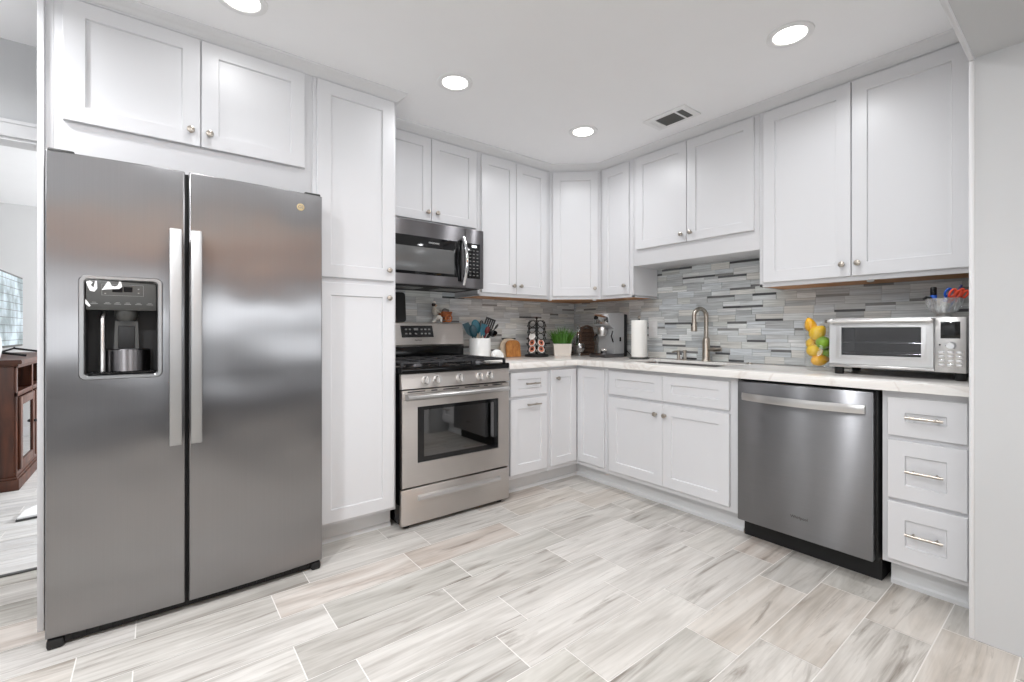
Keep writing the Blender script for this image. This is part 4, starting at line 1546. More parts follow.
mb = MB()
D0, D1, DZ0, DZ1 = TS + 0.002, TY1 - 0.001, 0.967, 1.192
mb.rings([rx(D0, D1, DZ0, DZ1, TX + 0.011), rx(D0, D1, DZ0, DZ1, TX + 0.002), rx(D0 + 0.002, D1 - 0.002, DZ0 + 0.002, DZ1 - 0.002, TX), rx(0.482, 0.832, 0.994, 1.166, TX), rx(0.486, 0.828, 0.998, 1.162, TX - 0.002), rx(0.502, 0.808, 1.012, 1.151, TX - 0.002), rx(0.503, 0.807, 1.013, 1.150, TX + 0.009)], cap0=False, cap1=False)
dr = obj('door', mb, 'toaster_steel', to)
obj('door_glass', MB().box(TX + 0.004, TX + 0.008, 0.5035, 0.8065, 1.0135, 1.1495), 'toaster_glass', dr)
mb = MB()
mb.tube([(TX - 0.028, TS + 0.004, 1.180), (TX - 0.028, TY1 - 0.004, 1.180)], 0.0095, 14)
for y in (TS + 0.016, TY1 - 0.016):
    mb.box(TX - 0.036, TX + 0.002, y - 0.013, y + 0.013, 1.169, 1.191, 0.003)
obj('handle', mb, 'steel_bright', dr)
text('brand_lettering', 'NUWAVE', 0.0105, (TX - 0.0008, 0.655, 0.981), FACE_B, 'pale_print', dr)
mb = MB().box(TX + 0.001, TX + 0.011, TS + 0.001, TY1 - 0.002, TZ0 + 0.002, 0.9655, 0.002)
obj('crumb_tray', mb, 'steel_bright', to)
pn = obj('control_panel', MB().box(TX, TX + 0.0115, TY0, TS - 0.001, TZ0, TZ1 - 0.002, 0.003), 'steel_bright', to)
obj('screen', MB().box(TX - 0.0012, TX + 0.001, 0.374, 0.4375, 1.100, 1.174, 0.0008), 'black_gloss', pn)
mb = MB().lathe([(0.019, 0), (0.019, 0.005), (0.016, 0.007), (0.0155, 0.016), (0.013, 0.018), (0, 0.018)], (TX, 0.404, 1.068), (-1, 0, 0), 24)
obj('dial', mb, 'chrome', pn)
for r in range(4):
    for c in range(3):
        y, z = 0.4335 - c * 0.0285, 1.0385 - r * 0.0185
        obj('key', MB().box(TX - 0.003, TX, y - 0.0105, y + 0.0105, z - 0.0062, z + 0.0062, 0.0018), 'chrome', pn)
obj('jack', MB().lathe([(0.0035, 0), (0.0035, 0.001), (0, 0.001)], (TX, 0.440, 1.072), (-1, 0, 0), 12), 'black', pn)
for x in (TX + 0.035, TXB - 0.035):
    for y in (TY0 + 0.022, TY1 - 0.035):
        obj('foot', MB().lathe([(0.018, 0), (0.0205, 0.004), (0.0205, TZ0 - CT)], (x, y, CT), n=18), 'black_matte', to)

# --- cut-glass bowl of scissors on the toaster oven
BXc, BYc = 2.86, 0.446
bowl = thing('glass_bowl', 'small cut glass bowl holding scissors on top of the toaster oven', 'bowl', (BXc, BYc, TZ1 + 0.0005))
flute = lambda t, h: 1 + 0.05 * math.cos(9 * t)
z0 = TZ1 + 0.0005
mb = MB().lathe([(0.030, 0), (0.032, 0.004), (0.024, 0.010), (0.040, 0.022), (0.056, 0.050), (0.062, 0.086), (0.059, 0.086), (0.052, 0.050), (0.036, 0.026), (0.0, 0.018)], (BXc, BYc, z0), n=54, squash=flute)
obj('bowl', mb, 'cut_glass', bowl)
mb = MB()
for k in range(9):
    a = 2 * PI * k / 9
    mb.tube([(BXc + r * math.cos(a + s), BYc + r * math.sin(a + s), z0 + h) for r, s, h in ((0.044, 0.0, 0.024), (0.060, 0.20, 0.052), (0.0655, 0.0, 0.082))], 0.0016, 6)
    mb.tube([(BXc + r * math.cos(a - s), BYc + r * math.sin(a - s), z0 + h) for r, s, h in ((0.044, 0.0, 0.024), (0.060, 0.20, 0.052), (0.0655, 0.0, 0.082))], 0.0016, 6)
obj('cut_pattern', mb, 'cut_glass', bowl)


def scissors(label, base, lean, col, loop_r, yaw):
    """blades down in the bowl, two finger loops above; lean is the tilt direction"""
    t = thing('scissors', label, 'scissors', base, 'scissors in the glass bowl')
    b = Vector(base)
    up = Vector((lean[0], lean[1], 1)).normalized()
    side = Vector((math.cos(yaw), math.sin(yaw), 0))
    side = (side - up * side.dot(up)).normalized()
    for s in (-1, 1):
        mb = MB().tube([b + side * 0.002 * s, b + up * 0.03 + side * 0.004 * s, b + up * 0.052 - side * 0.002 * s], [0.0012, 0.004, 0.004], 8, flat=(1, 1))
        obj('blade', mb, 'steel_bright', t)
        c = b + up * 0.092 + side * (loop_r * 0.95) * s
        pts = [c + up * (math.cos(q) * loop_r * 1.9) + side * (math.sin(q) * loop_r * 0.85) for q in [2 * PI * k / 18 for k in range(18)]]
        mb = MB().tube(pts, 0.0048, 8, closed=True)
        mb.tube([b + up * 0.048 + side * 0.002 * s, c - up * loop_r * 1.3], 0.0045, 8)
        obj('handle', mb, col, t)
    return t


scissors('blue scissors leaning in the glass bowl beside the black marker', (BXc + 0.006, BYc + 0.016, z0 + 0.026), (0.02, -0.42), 'blue', 0.0095, -1.0)
scissors('orange-red scissors in the middle of the glass bowl', (BXc - 0.012, BYc + 0.002, z0 + 0.022), (-0.05, -0.50), 'orange', 0.010, -1.1)
scissors('orange-red scissors leaning on the right rim of the glass bowl', (BXc + 0.012, BYc - 0.018, z0 + 0.024), (0.02, -0.52), 'orange', 0.0095, -1.1)
t = thing('pen', 'thin blue pen leaning at the right side of the glass bowl', 'pen', (BXc - 0.01, BYc - 0.01, z0 + 0.024))
obj('barrel', MB().tube([(BXc + 0.02, BYc - 0.012, z0 + 0.026), (BXc + 0.03, BYc - 0.048, z0 + 0.128)], 0.0042, 10), 'blue', t)
obj('cap', MB().tube([(BXc + 0.03, BYc - 0.048, z0 + 0.128), (BXc + 0.0315, BYc - 0.0545, z0 + 0.146)], 0.0052, 10), 'navy', t)
t = thing('marker', 'thick black marker with a blue band standing at the left of the glass bowl', 'marker', (BXc - 0.01, BYc + 0.026, z0 + 0.03))
px, py = BXc - 0.008, BYc + 0.034
obj('barrel', MB().lathe([(0.009, 0), (0.011, 0.004), (0.011, 0.075)], (px, py, z0 + 0.036), n=18), 'black_matte', t)
obj('band', MB().lathe([(0.0125, 0), (0.0125, 0.024)], (px, py, z0 + 0.078), n=18), 'blue', t)
obj('cap', MB().lathe([(0.0112, 0), (0.0118, 0.003), (0.0118, 0.034), (0.009, 0.038), (0, 0.038)], (px, py, z0 + 0.102), n=18), 'black', t)
t = tag(obj('clip', MB().tube([(px - 0.012, py + 0.006, z0 + 0.088), (px - 0.02, py + 0.022, z0 + 0.092), (px - 0.022, py + 0.034, z0 + 0.084)], [0.006, 0.007, 0.004], 8), 'black_matte'), 'small black clip on the left rim of the glass bowl', 'clip')

# --- fruit in a clear jar
JXc, JYc = 2.885, 0.958
jar = thing('glass_jar', 'wavy clear glass jar full of yellow fruit left of the toaster oven', 'jar', (JXc, JYc, CT))
wav = lambda t, h: 1 + 0.05 * math.cos(4 * t + h * 16)
prof = [(0.048, 0), (0.054, 0.004), (0.066, 0.035), (0.072, 0.07), (0.070, 0.11), (0.064, 0.145), (0.066, 0.19), (0.076, 0.27), (0.074, 0.27), (0.064, 0.19), (0.062, 0.145), (0.068, 0.11), (0.070, 0.07), (0.064, 0.035), (0.051, 0.006), (0.0, 0.006)]
obj('jar', MB().lathe(prof, (JXc, JYc, CT), n=40, squash=wav), 'jar_glass', jar)


def fruit(name, label, cat, px, py, depth_off, L, r, tilt, m, group=None):
    """a pear-shaped fruit centred on the sight line, lying at a tilt"""
    L, r = L * 1.14, r * 1.14
    k = (JXc + depth_off) / (math.cos(YAW) + math.sin(YAW) * (px - 512) / FPX)
    d = Vector((math.cos(YAW), math.sin(YAW), 0)) + Vector((math.sin(YAW), -math.cos(YAW), 0)) * ((px - 512) / FPX) + Vector((0, 0, -(py - 330.5) / FPX))
    c = d * k + Vector((0, 0, CAM_H))
    rgt = Vector((math.sin(YAW), -math.cos(YAW), 0))
    ax = (rgt * math.cos(tilt) + Vector((0, 0, 1)) * math.sin(tilt))
    t = thing(name, label, cat, c - Vector((0, 0, r)), group)
    prof = [(0.0, -0.5), (0.34, -0.48), (0.72, -0.38), (0.96, -0.20), (1.0, -0.05), (0.9, 0.12), (0.66, 0.28), (0.46, 0.39), (0.30, 0.46), (0.0, 0.5)]
    mb = MB().lathe([(p * r, h * L) for p, h in prof], c, ax, 20)
    obj('flesh', mb, m, t)
    obj('stem', MB().tube([c + ax * (0.48 * L), c + ax * (0.56 * L)], 0.0018, 6), 'stem', t)


G = 'fruit in the glass jar'
fruit('pear', 'golden pear at the very top of the glass jar', 'pear', 810.5, 325.0, 0.0, 0.075, 0.026, 1.9, 'pear_orange', G)
fruit('pear', 'large yellow pear just under the topmost one in the jar', 'pear', 818.0, 332.5, -0.012, 0.082, 0.034, 0.75, 'pear', G)
fruit('apple', 'green fruit in the middle right of the glass jar', 'apple', 824.0, 342.5, -0.02, 0.068, 0.031, 0.25, 'lime', G)
fruit('pear', 'small yellow pear at the left, half hidden behind others in the jar', 'pear', 811.5, 342.5, 0.012, 0.062, 0.022, 1.2, 'pear', G)
fruit('pear', 'yellow pear lying across the lower left of the glass jar', 'pear', 815.5, 351.0, -0.022, 0.082, 0.030, -0.18, 'pear', G)
fruit('pear', 'golden yellow pear at the bottom of the glass jar', 'pear', 820.5, 360.0, -0.012, 0.086, 0.027, 0.12, 'pear_orange', G)
fruit('apple', 'green fruit low at the right, half hidden behind the pears', 'apple', 827.0, 352.0, 0.015, 0.055, 0.024, 0.5, 'lime', G)

# --- paper towel
PX, PY = 2.965, 2.205
t = thing('paper_towel_holder', 'dark metal paper towel stand with a ball finial', 'paper towel holder', (PX, PY, CT))
obj('base', MB().lathe([(0.074, 0), (0.076, 0.003), (0.074, 0.009), (0.02, 0.013), (0.0, 0.013)], (PX, PY, CT), n=32), 'dark_grey', t)
obj('post', MB().lathe([(0.006, 0.012), (0.006, 0.312)], (PX, PY, CT), n=12), 'dark_grey', t)
obj('finial', MB().ball((PX, PY, CT + 0.322), 0.0125, n=16), 'nickel', t)
mb = MB().lathe([(0.0195, 0.0), (0.0595, 0.0), (0.060, 0.004), (0.060, 0.281), (0.059, 0.284), (0.0195, 0.284), (0.0195, 0.0)], (PX, PY, CT + 0.0145), n=40, cap=False)
tag(obj('paper_towel_roll', mb, 'paper'), 'full white paper towel roll standing on the counter left of the sink', 'paper towel')

# --- outlet plate behind it
t = thing('wall_outlet', 'white outlet plate on the mosaic wall right of the paper towel', 'outlet', (WX - 0.01, 2.214, 1.084))
obj('plate', MB().box(WX - 0.016, WX - 0.0095, 2.174, 2.254, 1.084, 1.210, 0.002), 'plastic_white', t)
for z in (1.117, 1.160):
    obj('socket', MB().box(WX - 0.0178, WX - 0.0155, 2.197, 2.231, z, z + 0.028, 0.001), 'plastic_white', t)

# --- espresso machine, front toward the room
EX0, EX1, EY0, EY1 = 2.86, 3.10, 2.435, 2.60
em = thing('espresso_machine', 'silver espresso machine with portafilter standing by the paper towel', 'coffee machine', (2.97, 2.52, CT))
mb = MB()
prof = [(EX0 + 0.085, CT + 0.03), (EX0 + 0.085, CT + 0.235), (EX0 + 0.030, CT + 0.262), (EX0 + 0.022, CT + 0.352), (EX0 + 0.030, CT + 0.362), (EX1 - 0.03, CT + 0.362), (EX1 - 0.03, CT + 0.03)]
mb.prism(prof, lambda a, b, h: Vector((a, h, b)), EY0, EY1)
obj('body', mb, plain('grey_steel_case', (186, 187, 189), 0.45, 0.55, noise=0.03), em)
obj('back_cover', MB().box(EX1 - 0.0295, EX1 + 0.01, EY0 - 0.002, EY1 + 0.002, CT + 0.004, CT + 0.355, 0.006), 'black_matte', em)
mb = MB().box(EX0 - 0.03, EX1 - 0.03, EY0 - 0.004, EY1 + 0.004, CT + 0.0, CT + 0.0295, 0.008)
for k in range(7):
    mb.box(EX0 - 0.02 + k * 0.014, EX0 - 0.012 + k * 0.014, EY0 + 0.008, EY1 - 0.008, CT + 0.029, CT + 0.032)
obj('drip_tray', mb, 'steel_dark', em)
obj('front_panel', MB().box(EX0 + 0.016, EX0 + 0.026, EY0 + 0.006, EY1 - 0.006, CT + 0.275, CT + 0.352, 0.004), 'chrome', em)
obj('dial', MB().lathe([(0.016, 0), (0.016, 0.008), (0.012, 0.012), (0, 0.012)], (EX0 + 0.016, EY1 - 0.03, CT + 0.325), (-1, 0, 0), 20), 'black', em)
obj('group_head', MB().lathe([(0.040, 0), (0.042, 0.02), (0.034, 0.034), (0.034, 0.045)], (EX0 + 0.050, 2.53, CT + 0.205), n=28), 'steel_bright', em)
mb = MB().lathe([(0.030, 0), (0.034, 0.010), (0.034, 0.030)], (EX0 + 0.050, 2.53, CT + 0.176), n=24)
mb.tube([(EX0 + 0.020, 2.53, CT + 0.190), (EX0 - 0.010, 2.535, CT + 0.186)], 0.006, 10)
pf = obj('portafilter', mb, 'steel_bright', em)
obj('handle', MB().tube([(EX0 - 0.008, 2.535, CT + 0.187), (EX0 - 0.03, 2.54, CT + 0.165), (EX0 - 0.035, 2.542, CT + 0.135)], [0.008, 0.011, 0.010], 12), 'black', pf)
mb = MB().tube([(EX0 + 0.06, EY0 - 0.005, CT + 0.215), (EX0 + 0.035, EY0 - 0.012, CT + 0.175), (EX0 + 0.058, EY0 - 0.012, CT + 0.125)], 0.0055, 10)
obj('steam_wand', mb, 'black', em)
obj('side_switch', MB().box(3.01, 3.03, EY0 - 0.004, EY0, CT + 0.13, CT + 0.165, 0.002), 'black', em)
mb = MB().lathe([(0.022, 0), (0.024, 0.003), (0.031, 0.036), (0.0295, 0.036), (0.022, 0.006), (0, 0.006)], (EX0 + 0.035, 2.50, CT + 0.0325), n=24)
tag(obj('metal_cup', mb, 'chrome'), 'small shiny metal cup on the tray of the espresso machine', 'cup')
mb = MB().tube([(EX1 + 0.012, 2.44, CT + 0.05), (EX1 + 0.02, 2.40, CT + 0.01), (3.09, 2.34, CT + 0.006), (3.06, 2.31, CT + 0.006), (3.07, 2.25, CT + 0.006), (3.12, 2.24, CT + 0.006)], 0.004, 8)
tag(obj('power_cord', mb, 'black_matte'), 'black power cord running along the counter behind the paper towel', 'cord')

# --- dark brown slatted rack
c = at_px(587.5, 353.6, CT)
c = Vector((2.995, 2.785))
t = thing('slatted_rack', 'dark brown woven slatted rack standing left of the espresso machine', 'rack', (c.x, c.y, CT))
rgt = Vector((math.sin(YAW), -math.cos(YAW)))
fwd = Vector((math.cos(YAW), math.sin(YAW)))
P3 = lambda a, b, z: Vector((c.x + rgt.x * a + fwd.x * b, c.y + rgt.y * a + fwd.y * b, CT + z))
mb = MB()
for b in (-0.04, 0.04):
    pts = [P3(-0.052, b, 0), P3(-0.058, b, 0.10), P3(-0.055, b, 0.19), P3(-0.040, b, 0.245), P3(0, b, 0.262), P3(0.040, b, 0.245), P3(0.055, b, 0.19), P3(0.058, b, 0.10), P3(0.052, b, 0)]
    mb.tube(pts, 0.008, 8)
obj('frame', mb, 'wicker', t)
for z in (0.012, 0.045, 0.08, 0.115, 0.15, 0.185, 0.215):
    mb = MB()
    w = 0.054 if z < 0.17 else 0.047
    for b in (-0.04, 0.04):
        mb.tube([P3(-w, b, z), P3(0, b - 0.004, z), P3(w, b, z)], 0.0075, 8)
    for a in (-w, w):
        mb.tube([P3(a, -0.04, z), P3(a, 0.04, z)], 0.006, 8)
    obj('slat', mb, 'wicker', t)
obj('back_panel', MB().prism([(-0.052, 0.004), (0.052, 0.004), (0.055, 0.18), (0.038, 0.238), (-0.038, 0.238), (-0.055, 0.18)], lambda a, b, h: P3(a, h, b), 0.046, 0.052), 'wicker', t)

# --- glass decanter and goblet beside it
c = Vector((3.025, 2.90))
t = thing('glass_decanter', 'clear glass decanter with a round stopper behind the potted grass', 'decanter', (c.x, c.y, CT))
obj('bottle', MB().lathe([(0.045, 0), (0.052, 0.005), (0.056, 0.05), (0.054, 0.12), (0.046, 0.16), (0.042, 0.19), (0.036, 0.205), (0.033, 0.205), (0.040, 0.185), (0.050, 0.12), (0.052, 0.05), (0.047, 0.012), (0, 0.012)], (c.x, c.y, CT), n=28, squash=lambda t, h: 1 + 0.02 * math.cos(10 * t)), 'cut_glass', t)
obj('stopper', MB().lathe([(0.030, 0.2), (0.034, 0.212), (0.030, 0.226), (0.012, 0.235), (0.010, 0.24)], (c.x, c.y, CT), n=20).ball((c.x, c.y, CT + 0.252), 0.015, n=16), 'cut_glass', t)
c = Vector((2.93, 2.80))
t = thing('glass_goblet', 'short cut glass goblet in front of the dark brown rack', 'glass', (c.x, c.y, CT))
obj('bowl', MB().lathe([(0.010, 0.020), (0.030, 0.032), (0.044, 0.06), (0.045, 0.085), (0.038, 0.105), (0.036, 0.105), (0.042, 0.083), (0.040, 0.06), (0.026, 0.036), (0, 0.030)], (c.x, c.y, CT), n=28, squash=flute), 'cut_glass', t)
obj('foot', MB().lathe([(0.032, 0), (0.032, 0.003), (0.010, 0.008), (0.009, 0.021)], (c.x, c.y, CT), n=24), 'cut_glass', t)

# --- potted grass
c = Vector((2.815, 2.905))
t = thing('potted_grass', 'bright green artificial grass in a square white pot in the counter corner', 'plant', (c.x, c.y, CT))
q = [(-0.070, -0.045), (0.070, -0.045), (0.070, 0.045), (-0.070, 0.045)]
P3 = lambda a, b, z: Vector((c.x + rgt.x * a + fwd.x * b, c.y + rgt.y * a + fwd.y * b, CT + z))
mb = MB().rings([[P3(a * k, b * k, z) for a, b in q] for k, z in ((1.0, 0.0), (1.14, 0.104), (1.06, 0.104), (1.04, 0.088))])
obj('pot', mb, 'cream', t)
mb = MB().rings([[P3(a * 1.02, b * 1.02, z) for a, b in q] for z in (0.086, 0.090)])
obj('soil', mb, 'soil', t)
mb = MB()
for k in range(210):
    a, b = random.uniform(-0.062, 0.062), random.uniform(-0.04, 0.04)
    hgt = random.uniform(0.12, 0.185) * (1 - 0.2 * abs(a) / 0.06)
    la, lb = a * 1.0 + random.uniform(-0.03, 0.03), random.uniform(-0.03, 0.03)
    w = random.uniform(0.0022, 0.0036)
    p0, p1, p2 = P3(a, b, 0.088), P3(a + la * 0.4, b + lb * 0.4, 0.088 + hgt * 0.6), P3(a + la, b + lb, 0.088 + hgt)
    sd = Vector((rgt.x, rgt.y, 0)) * w if k % 2 else Vector((fwd.x + rgt.x, fwd.y + rgt.y, 0)) * w * 0.7
    vs = [mb.bm.verts.new(v) for v in (p0 - sd, p0 + sd, p1 + sd * 0.8, p1 - sd * 0.8, p2)]
    mb.bm.faces.new([vs[0], vs[1], vs[2], vs[3]])
    mb.bm.faces.new([vs[3], vs[2], vs[4]])
g = obj('grass_blades', mb, 'grass', t, fix=False)
g['kind'] = 'stuff'

# --- coffee pod carousel
c = Vector((2.545, 2.935))
car = thing('pod_carousel', 'black wire carousel with coffee pods in its lower rings', 'pod rack', (c.x, c.y, CT))
obj('base', MB().lathe([(0.098, 0), (0.100, 0.004), (0.100, 0.014), (0.092, 0.020), (0.0, 0.020)], (c.x, c.y, CT), n=36), 'black_matte', car)
obj('pole', MB().lathe([(0.006, 0.019), (0.006, 0.318)], (c.x, c.y, CT), n=12), 'black_matte', car)
obj('finial', MB().ball((c.x, c.y, CT + 0.325), 0.011, n=14), 'black_matte', car)
toward = math.atan2(-c.y, -c.x)
LV = [0.062 + 0.0535 * k for k in range(5)]
for q in range(6):
    an = toward + PI / 6 + q * PI / 3
    er = Vector((math.cos(an), math.sin(an), 0))
    et = Vector((-er.y, er.x, 0))
    mb = MB()
    o3 = Vector((c.x, c.y, CT))
    for s in (-1, 1):
        mb.tube([o3 + er * 0.070 + et * 0.030 * s + Vector((0, 0, 0.018)), o3 + er * 0.070 + et * 0.030 * s + Vector((0, 0, 0.285)), o3 + er * 0.058 + et * 0.018 * s + Vector((0, 0, 0.302)), o3 + er * 0.004 + Vector((0, 0, 0.302))], 0.0028, 6)
    for zl in LV:
        ctr = o3 + er * 0.070 + Vector((0, 0, zl))
        nrm = (er * 0.93 + Vector((0, 0, 0.36))).normalized()
        a1 = et
        a2 = nrm.cross(a1)
        mb.tube([ctr + a1 * 0.0285 * math.cos(w) + a2 * 0.0285 * math.sin(w) for w in [2 * PI * k / 16 for k in range(16)]], 0.0027, 6, closed=True)
    obj('pod_column', mb, 'black_matte', car)


def pod(q, lev, label, lid):
    an = toward + PI / 6 + q * PI / 3
    er = Vector((math.cos(an), math.sin(an), 0))
    nrm = (er * 0.93 + Vector((0, 0, 0.36))).normalized()
    ctr = Vector((c.x, c.y, CT + LV[lev])) + er * 0.070 + nrm * 0.0035
    t = thing('coffee_pod', label, 'coffee pod', ctr, 'coffee pods in the carousel')
    obj('cup', MB().lathe([(0.0180, -0.042), (0.020, -0.040), (0.0245, -0.001), (0.0305, 0.0), (0.0305, 0.0025), (0.026, 0.003)], ctr, nrm, 22), 'pod_white', t)
    l = obj('lid', MB().lathe([(0.0250, 0.0025), (0.0250, 0.0038), (0.0, 0.0042)], ctr, nrm, 22), lid, t)
    if lid == 'pod_lid':
        obj('print', MB().lathe([(0.011, 0.0040), (0.011, 0.0047), (0, 0.0049)], ctr, nrm, 18), 'dark_hair', l)


pod(0, 0, 'copper-lidded coffee pod in the bottom ring, right front column', 'pod_lid')
pod(0, 1, 'copper-lidded coffee pod in the second ring from below, right front column', 'pod_lid')
pod(5, 0, 'copper-lidded coffee pod in the bottom ring, left front column', 'pod_lid')
pod(5, 1, 'copper-lidded coffee pod in the second ring from below, left front column', 'pod_lid')
pod(5, 2, 'silver-lidded coffee pod, the topmost pod of the left front column', 'pod_silver')

# --- two boards leaning on the wall
def board(name, label, x0, x1, y, h, ang, th, m, arch, edge=None):
    ca, sa = math.cos(ang), math.sin(ang)
    pts = [(x0, 0), (x1, 0), (x1, h - arch)]
    for k in range(1, 9):
        a = PI / 2 * k / 8
        pts.append((x1 - arch * (1 - math.cos(a)), h - arch + arch * math.sin(a)))
    for k in range(0, 8):
        a = PI / 2 + PI / 2 * k / 8
        pts.append((x0 + arch * (1 + math.cos(a)), h - arch + arch * math.sin(a)))
    pts.append((x0, h - arch))
    fn = lambda a, b, w: Vector((a, y - w * ca + b * sa, CT + 0.0005 + b * ca + w * sa))
    return obj(name, MB().prism(pts, fn, 0, th), m)


tag(board('cutting_board', '', 2.245, 2.425, 3.045, 0.152, 0.10, 0.012, 'pale_wood', 0.07), 'pale rounded board leaning on the wall behind the brown wooden board', 'cutting board')
tag(board('cutting_board', '', 2.268, 2.412, 2.995, 0.138, 0.12, 0.014, 'board_wood', 0.045), 'honey-brown rounded wooden board leaning in front of the paler one', 'cutting board')

# --- spoon rest
c = Vector((2.045, 2.82))
t = thing('spoon_rest', 'glossy white ceramic spoon rest with a curved back beside the range', 'spoon rest', (c.x, c.y, CT))
mb = MB().lathe([(0.030, 0), (0.046, 0.006), (0.058, 0.018), (0.055, 0.019), (0.042, 0.010), (0, 0.007)], (c.x, c.y, CT), n=28)
obj('dish', mb, 'white_ceramic', t)
mb = MB().ball((c.x + 0.008, c.y + 0.012, CT + 0.036), 0.050, 0.026, 0.040, 24).tube([(c.x + 0.02, c.y + 0.01, CT + 0.062), (c.x + 0.05, c.y + 0.002, CT + 0.035), (c.x + 0.056, c.y - 0.002, CT + 0.012)], [0.016, 0.015, 0.010], 12)
obj('arched_back', mb, 'white_ceramic', t)
obj('knob_end', MB().ball((c.x - 0.040, c.y - 0.02, CT + 0.032), 0.017, n=16), 'white_ceramic', t)

# --- utensil crock
c = Vector((1.975, 2.945))
mb = MB().lathe([(0.080, 0), (0.084, 0.003), (0.084, 0.158), (0.082, 0.161), (0.077, 0.161), (0.076, 0.156), (0.076, 0.012), (0.0, 0.012)], (c.x, c.y, CT), n=40)
tag(obj('utensil_crock', mb, 'white_ceramic'), 'plain white ceramic crock full of cooking utensils beside the range', 'crock')
A0 = math.atan2(c.y, c.x)
vr = Vector((math.sin(A0), -math.cos(A0), 0))
vf = Vector((math.cos(A0), math.sin(A0), 0))
U3 = lambda a, b, z: Vector((c.x, c.y, CT + z)) + vr * a + vf * b
UG = 'utensils in the white crock'


def utensil(name, label, cat, foot, top, head, hw, hl, m, hm, depth=0.5, slots=False):
    hw, hl = hw * 1.2, hl * 1.1
    """foot and top of the handle as (across, away, height) in the crock, head centred past the top"""
    p0, p1 = U3(*foot), U3(*top)
    ax = (p1 - p0).normalized()
    t = thing(name, label, cat, p0, UG)
    obj('handle', MB().tube([p0, p0.lerp(p1, 0.5), p1], [0.0065, 0.0060, 0.0050], 10), hm, t)
    sd = (vr - ax * vr.dot(ax)).normalized()
    nn = ax.cross(sd)
    mb = MB()
    if head == 'oval':
        ctr = p1 + ax * hl * 0.42
        rot = Matrix((sd, ax, nn)).transposed().to_4x4()
        mb.ball(ctr, hw, hl * 0.55, 0.008, 20, rot=rot)
    elif head == 'blade':
        fn = lambda a, b, w: p1 + sd * a + ax * b + nn * w
        if slots:
            for k in range(5):
                a = -hw + hw * 2 * k / 4
                mb.prism([(a - 0.0066, 0.0), (a + 0.0066, 0.0), (a + 0.0066, hl), (a - 0.0066, hl)], fn, -0.002, 0.002)
            mb.prism([(-hw * 0.5, -0.012), (hw * 0.5, -0.012), (hw, 0.014), (-hw, 0.014)], fn, -0.0022, 0.0022)
            mb.prism([(-hw - 0.005, hl - 0.012), (hw + 0.005, hl - 0.012), (hw, hl), (-hw, hl)], fn, -0.0022, 0.0022)
        else:
            mb.prism([(-hw * 0.45, -0.012), (hw * 0.45, -0.012), (hw, 0.02), (hw, hl), (-hw * 0.9, hl * 1.06), (-hw, 0.02)], fn, -0.004, 0.004)
    elif head == 'ladle':
        ctr = p1 + vr * 0.02 + Vector((0, 0, -0.012))
        mb.lathe([(0.0, -0.030), (0.018, -0.026), (0.030, -0.014), (0.036, 0.002), (0.034, 0.002), (0.027, -0.012), (0.015, -0.022), (0, -0.025)], ctr, (-vf * 0.55 + Vector((0, 0, 0.83))), 22)
    obj('head', mb, hm if m is None else m, t)
    return t


utensil('spatula', 'dark teal spatula leaning far left in the white crock', 'spatula', (0.02, 0.0, 0.02), (-0.068, -0.01, 0.190), 'blade', 0.022, 0.085, 'dark_teal', 'dark_teal')
utensil('spoon', 'large bright teal spoon standing tall in the white crock', 'spoon', (0.015, 0.02, 0.02), (-0.022, 0.02, 0.205), 'oval', 0.029, 0.095, 'teal', 'pale_wood')
utensil('spoon', 'dark teal spoon leaning between the spatula and the tall teal spoon', 'spoon', (0.0, -0.03, 0.02), (-0.040, -0.035, 0.180), 'oval', 0.024, 0.08, 'dark_teal', 'dark_teal')
utensil('spatula', 'bright teal spatula in the middle of the white crock', 'spatula', (-0.01, -0.015, 0.02), (0.020, -0.02, 0.185), 'blade', 0.020, 0.075, 'teal', 'pale_wood')
utensil('spoon', 'grey-brown spoon standing upright in the middle of the white crock', 'spoon', (0.01, 0.04, 0.02), (0.012, 0.045, 0.225), 'oval', 0.016, 0.07, 'dark_grey', 'dark_grey')
utensil('turner', 'black slotted turner standing tall at the right of the white crock', 'turner', (-0.02, 0.01, 0.02), (0.055, 0.0, 0.225), 'blade', 0.027, 0.085, 'black_matte', 'black_matte', slots=True)
utensil('cooking_tool', 'dark red handled tool below the black slotted turner', 'utensil', (-0.01, -0.045, 0.02), (0.048, -0.055, 0.200), 'oval', 0.014, 0.05, 'red', 'red')
utensil('ladle', 'black ladle hanging over the right rim of the white crock', 'ladle', (-0.03, 0.03, 0.02), (0.080, 0.0, 0.212), 'ladle', 0.03, 0.05, 'black', 'black')
utensil('cooking_tool', 'thin black handle sticking out to the right beyond the ladle', 'utensil', (-0.04, 0.05, 0.02), (0.118, 0.03, 0.235), 'oval', 0.008, 0.04, 'dark_grey', 'dark_grey')

# ------------------------------------------------------------------ on top of the range backguard
BGZ = 1.1925
mb = MB()
pts = []
for cx_, cz_, a0 in ((1.394, 1.386, 0), (1.250, 1.386, PI / 2), (1.250, 1.217, PI), (1.394, 1.217, 1.5 * PI)):
    for k in range(7):
        a = a0 + PI / 2 * k / 6
        pts.append((cx_ + 0.022 * math.cos(a), cz_ - BGZ + 0.022 * math.sin(a)))
ca, sa = math.cos(0.09), math.sin(0.09)
mb.prism(pts, lambda a, b, w: Vector((a, 3.067 - w * ca + b * sa, BGZ + b * ca + w * sa)), 0, 0.012)
tag(obj('trivet', mb, 'black_matte'), 'black rounded board leaning on the wall on top of the range', 'board')

# little figure with a cart
fg = thing('chef_figurine', 'small painted figurine in white trousers kneeling beside a brown cart on the range', 'figurine', (1.66, 3.04, BGZ))


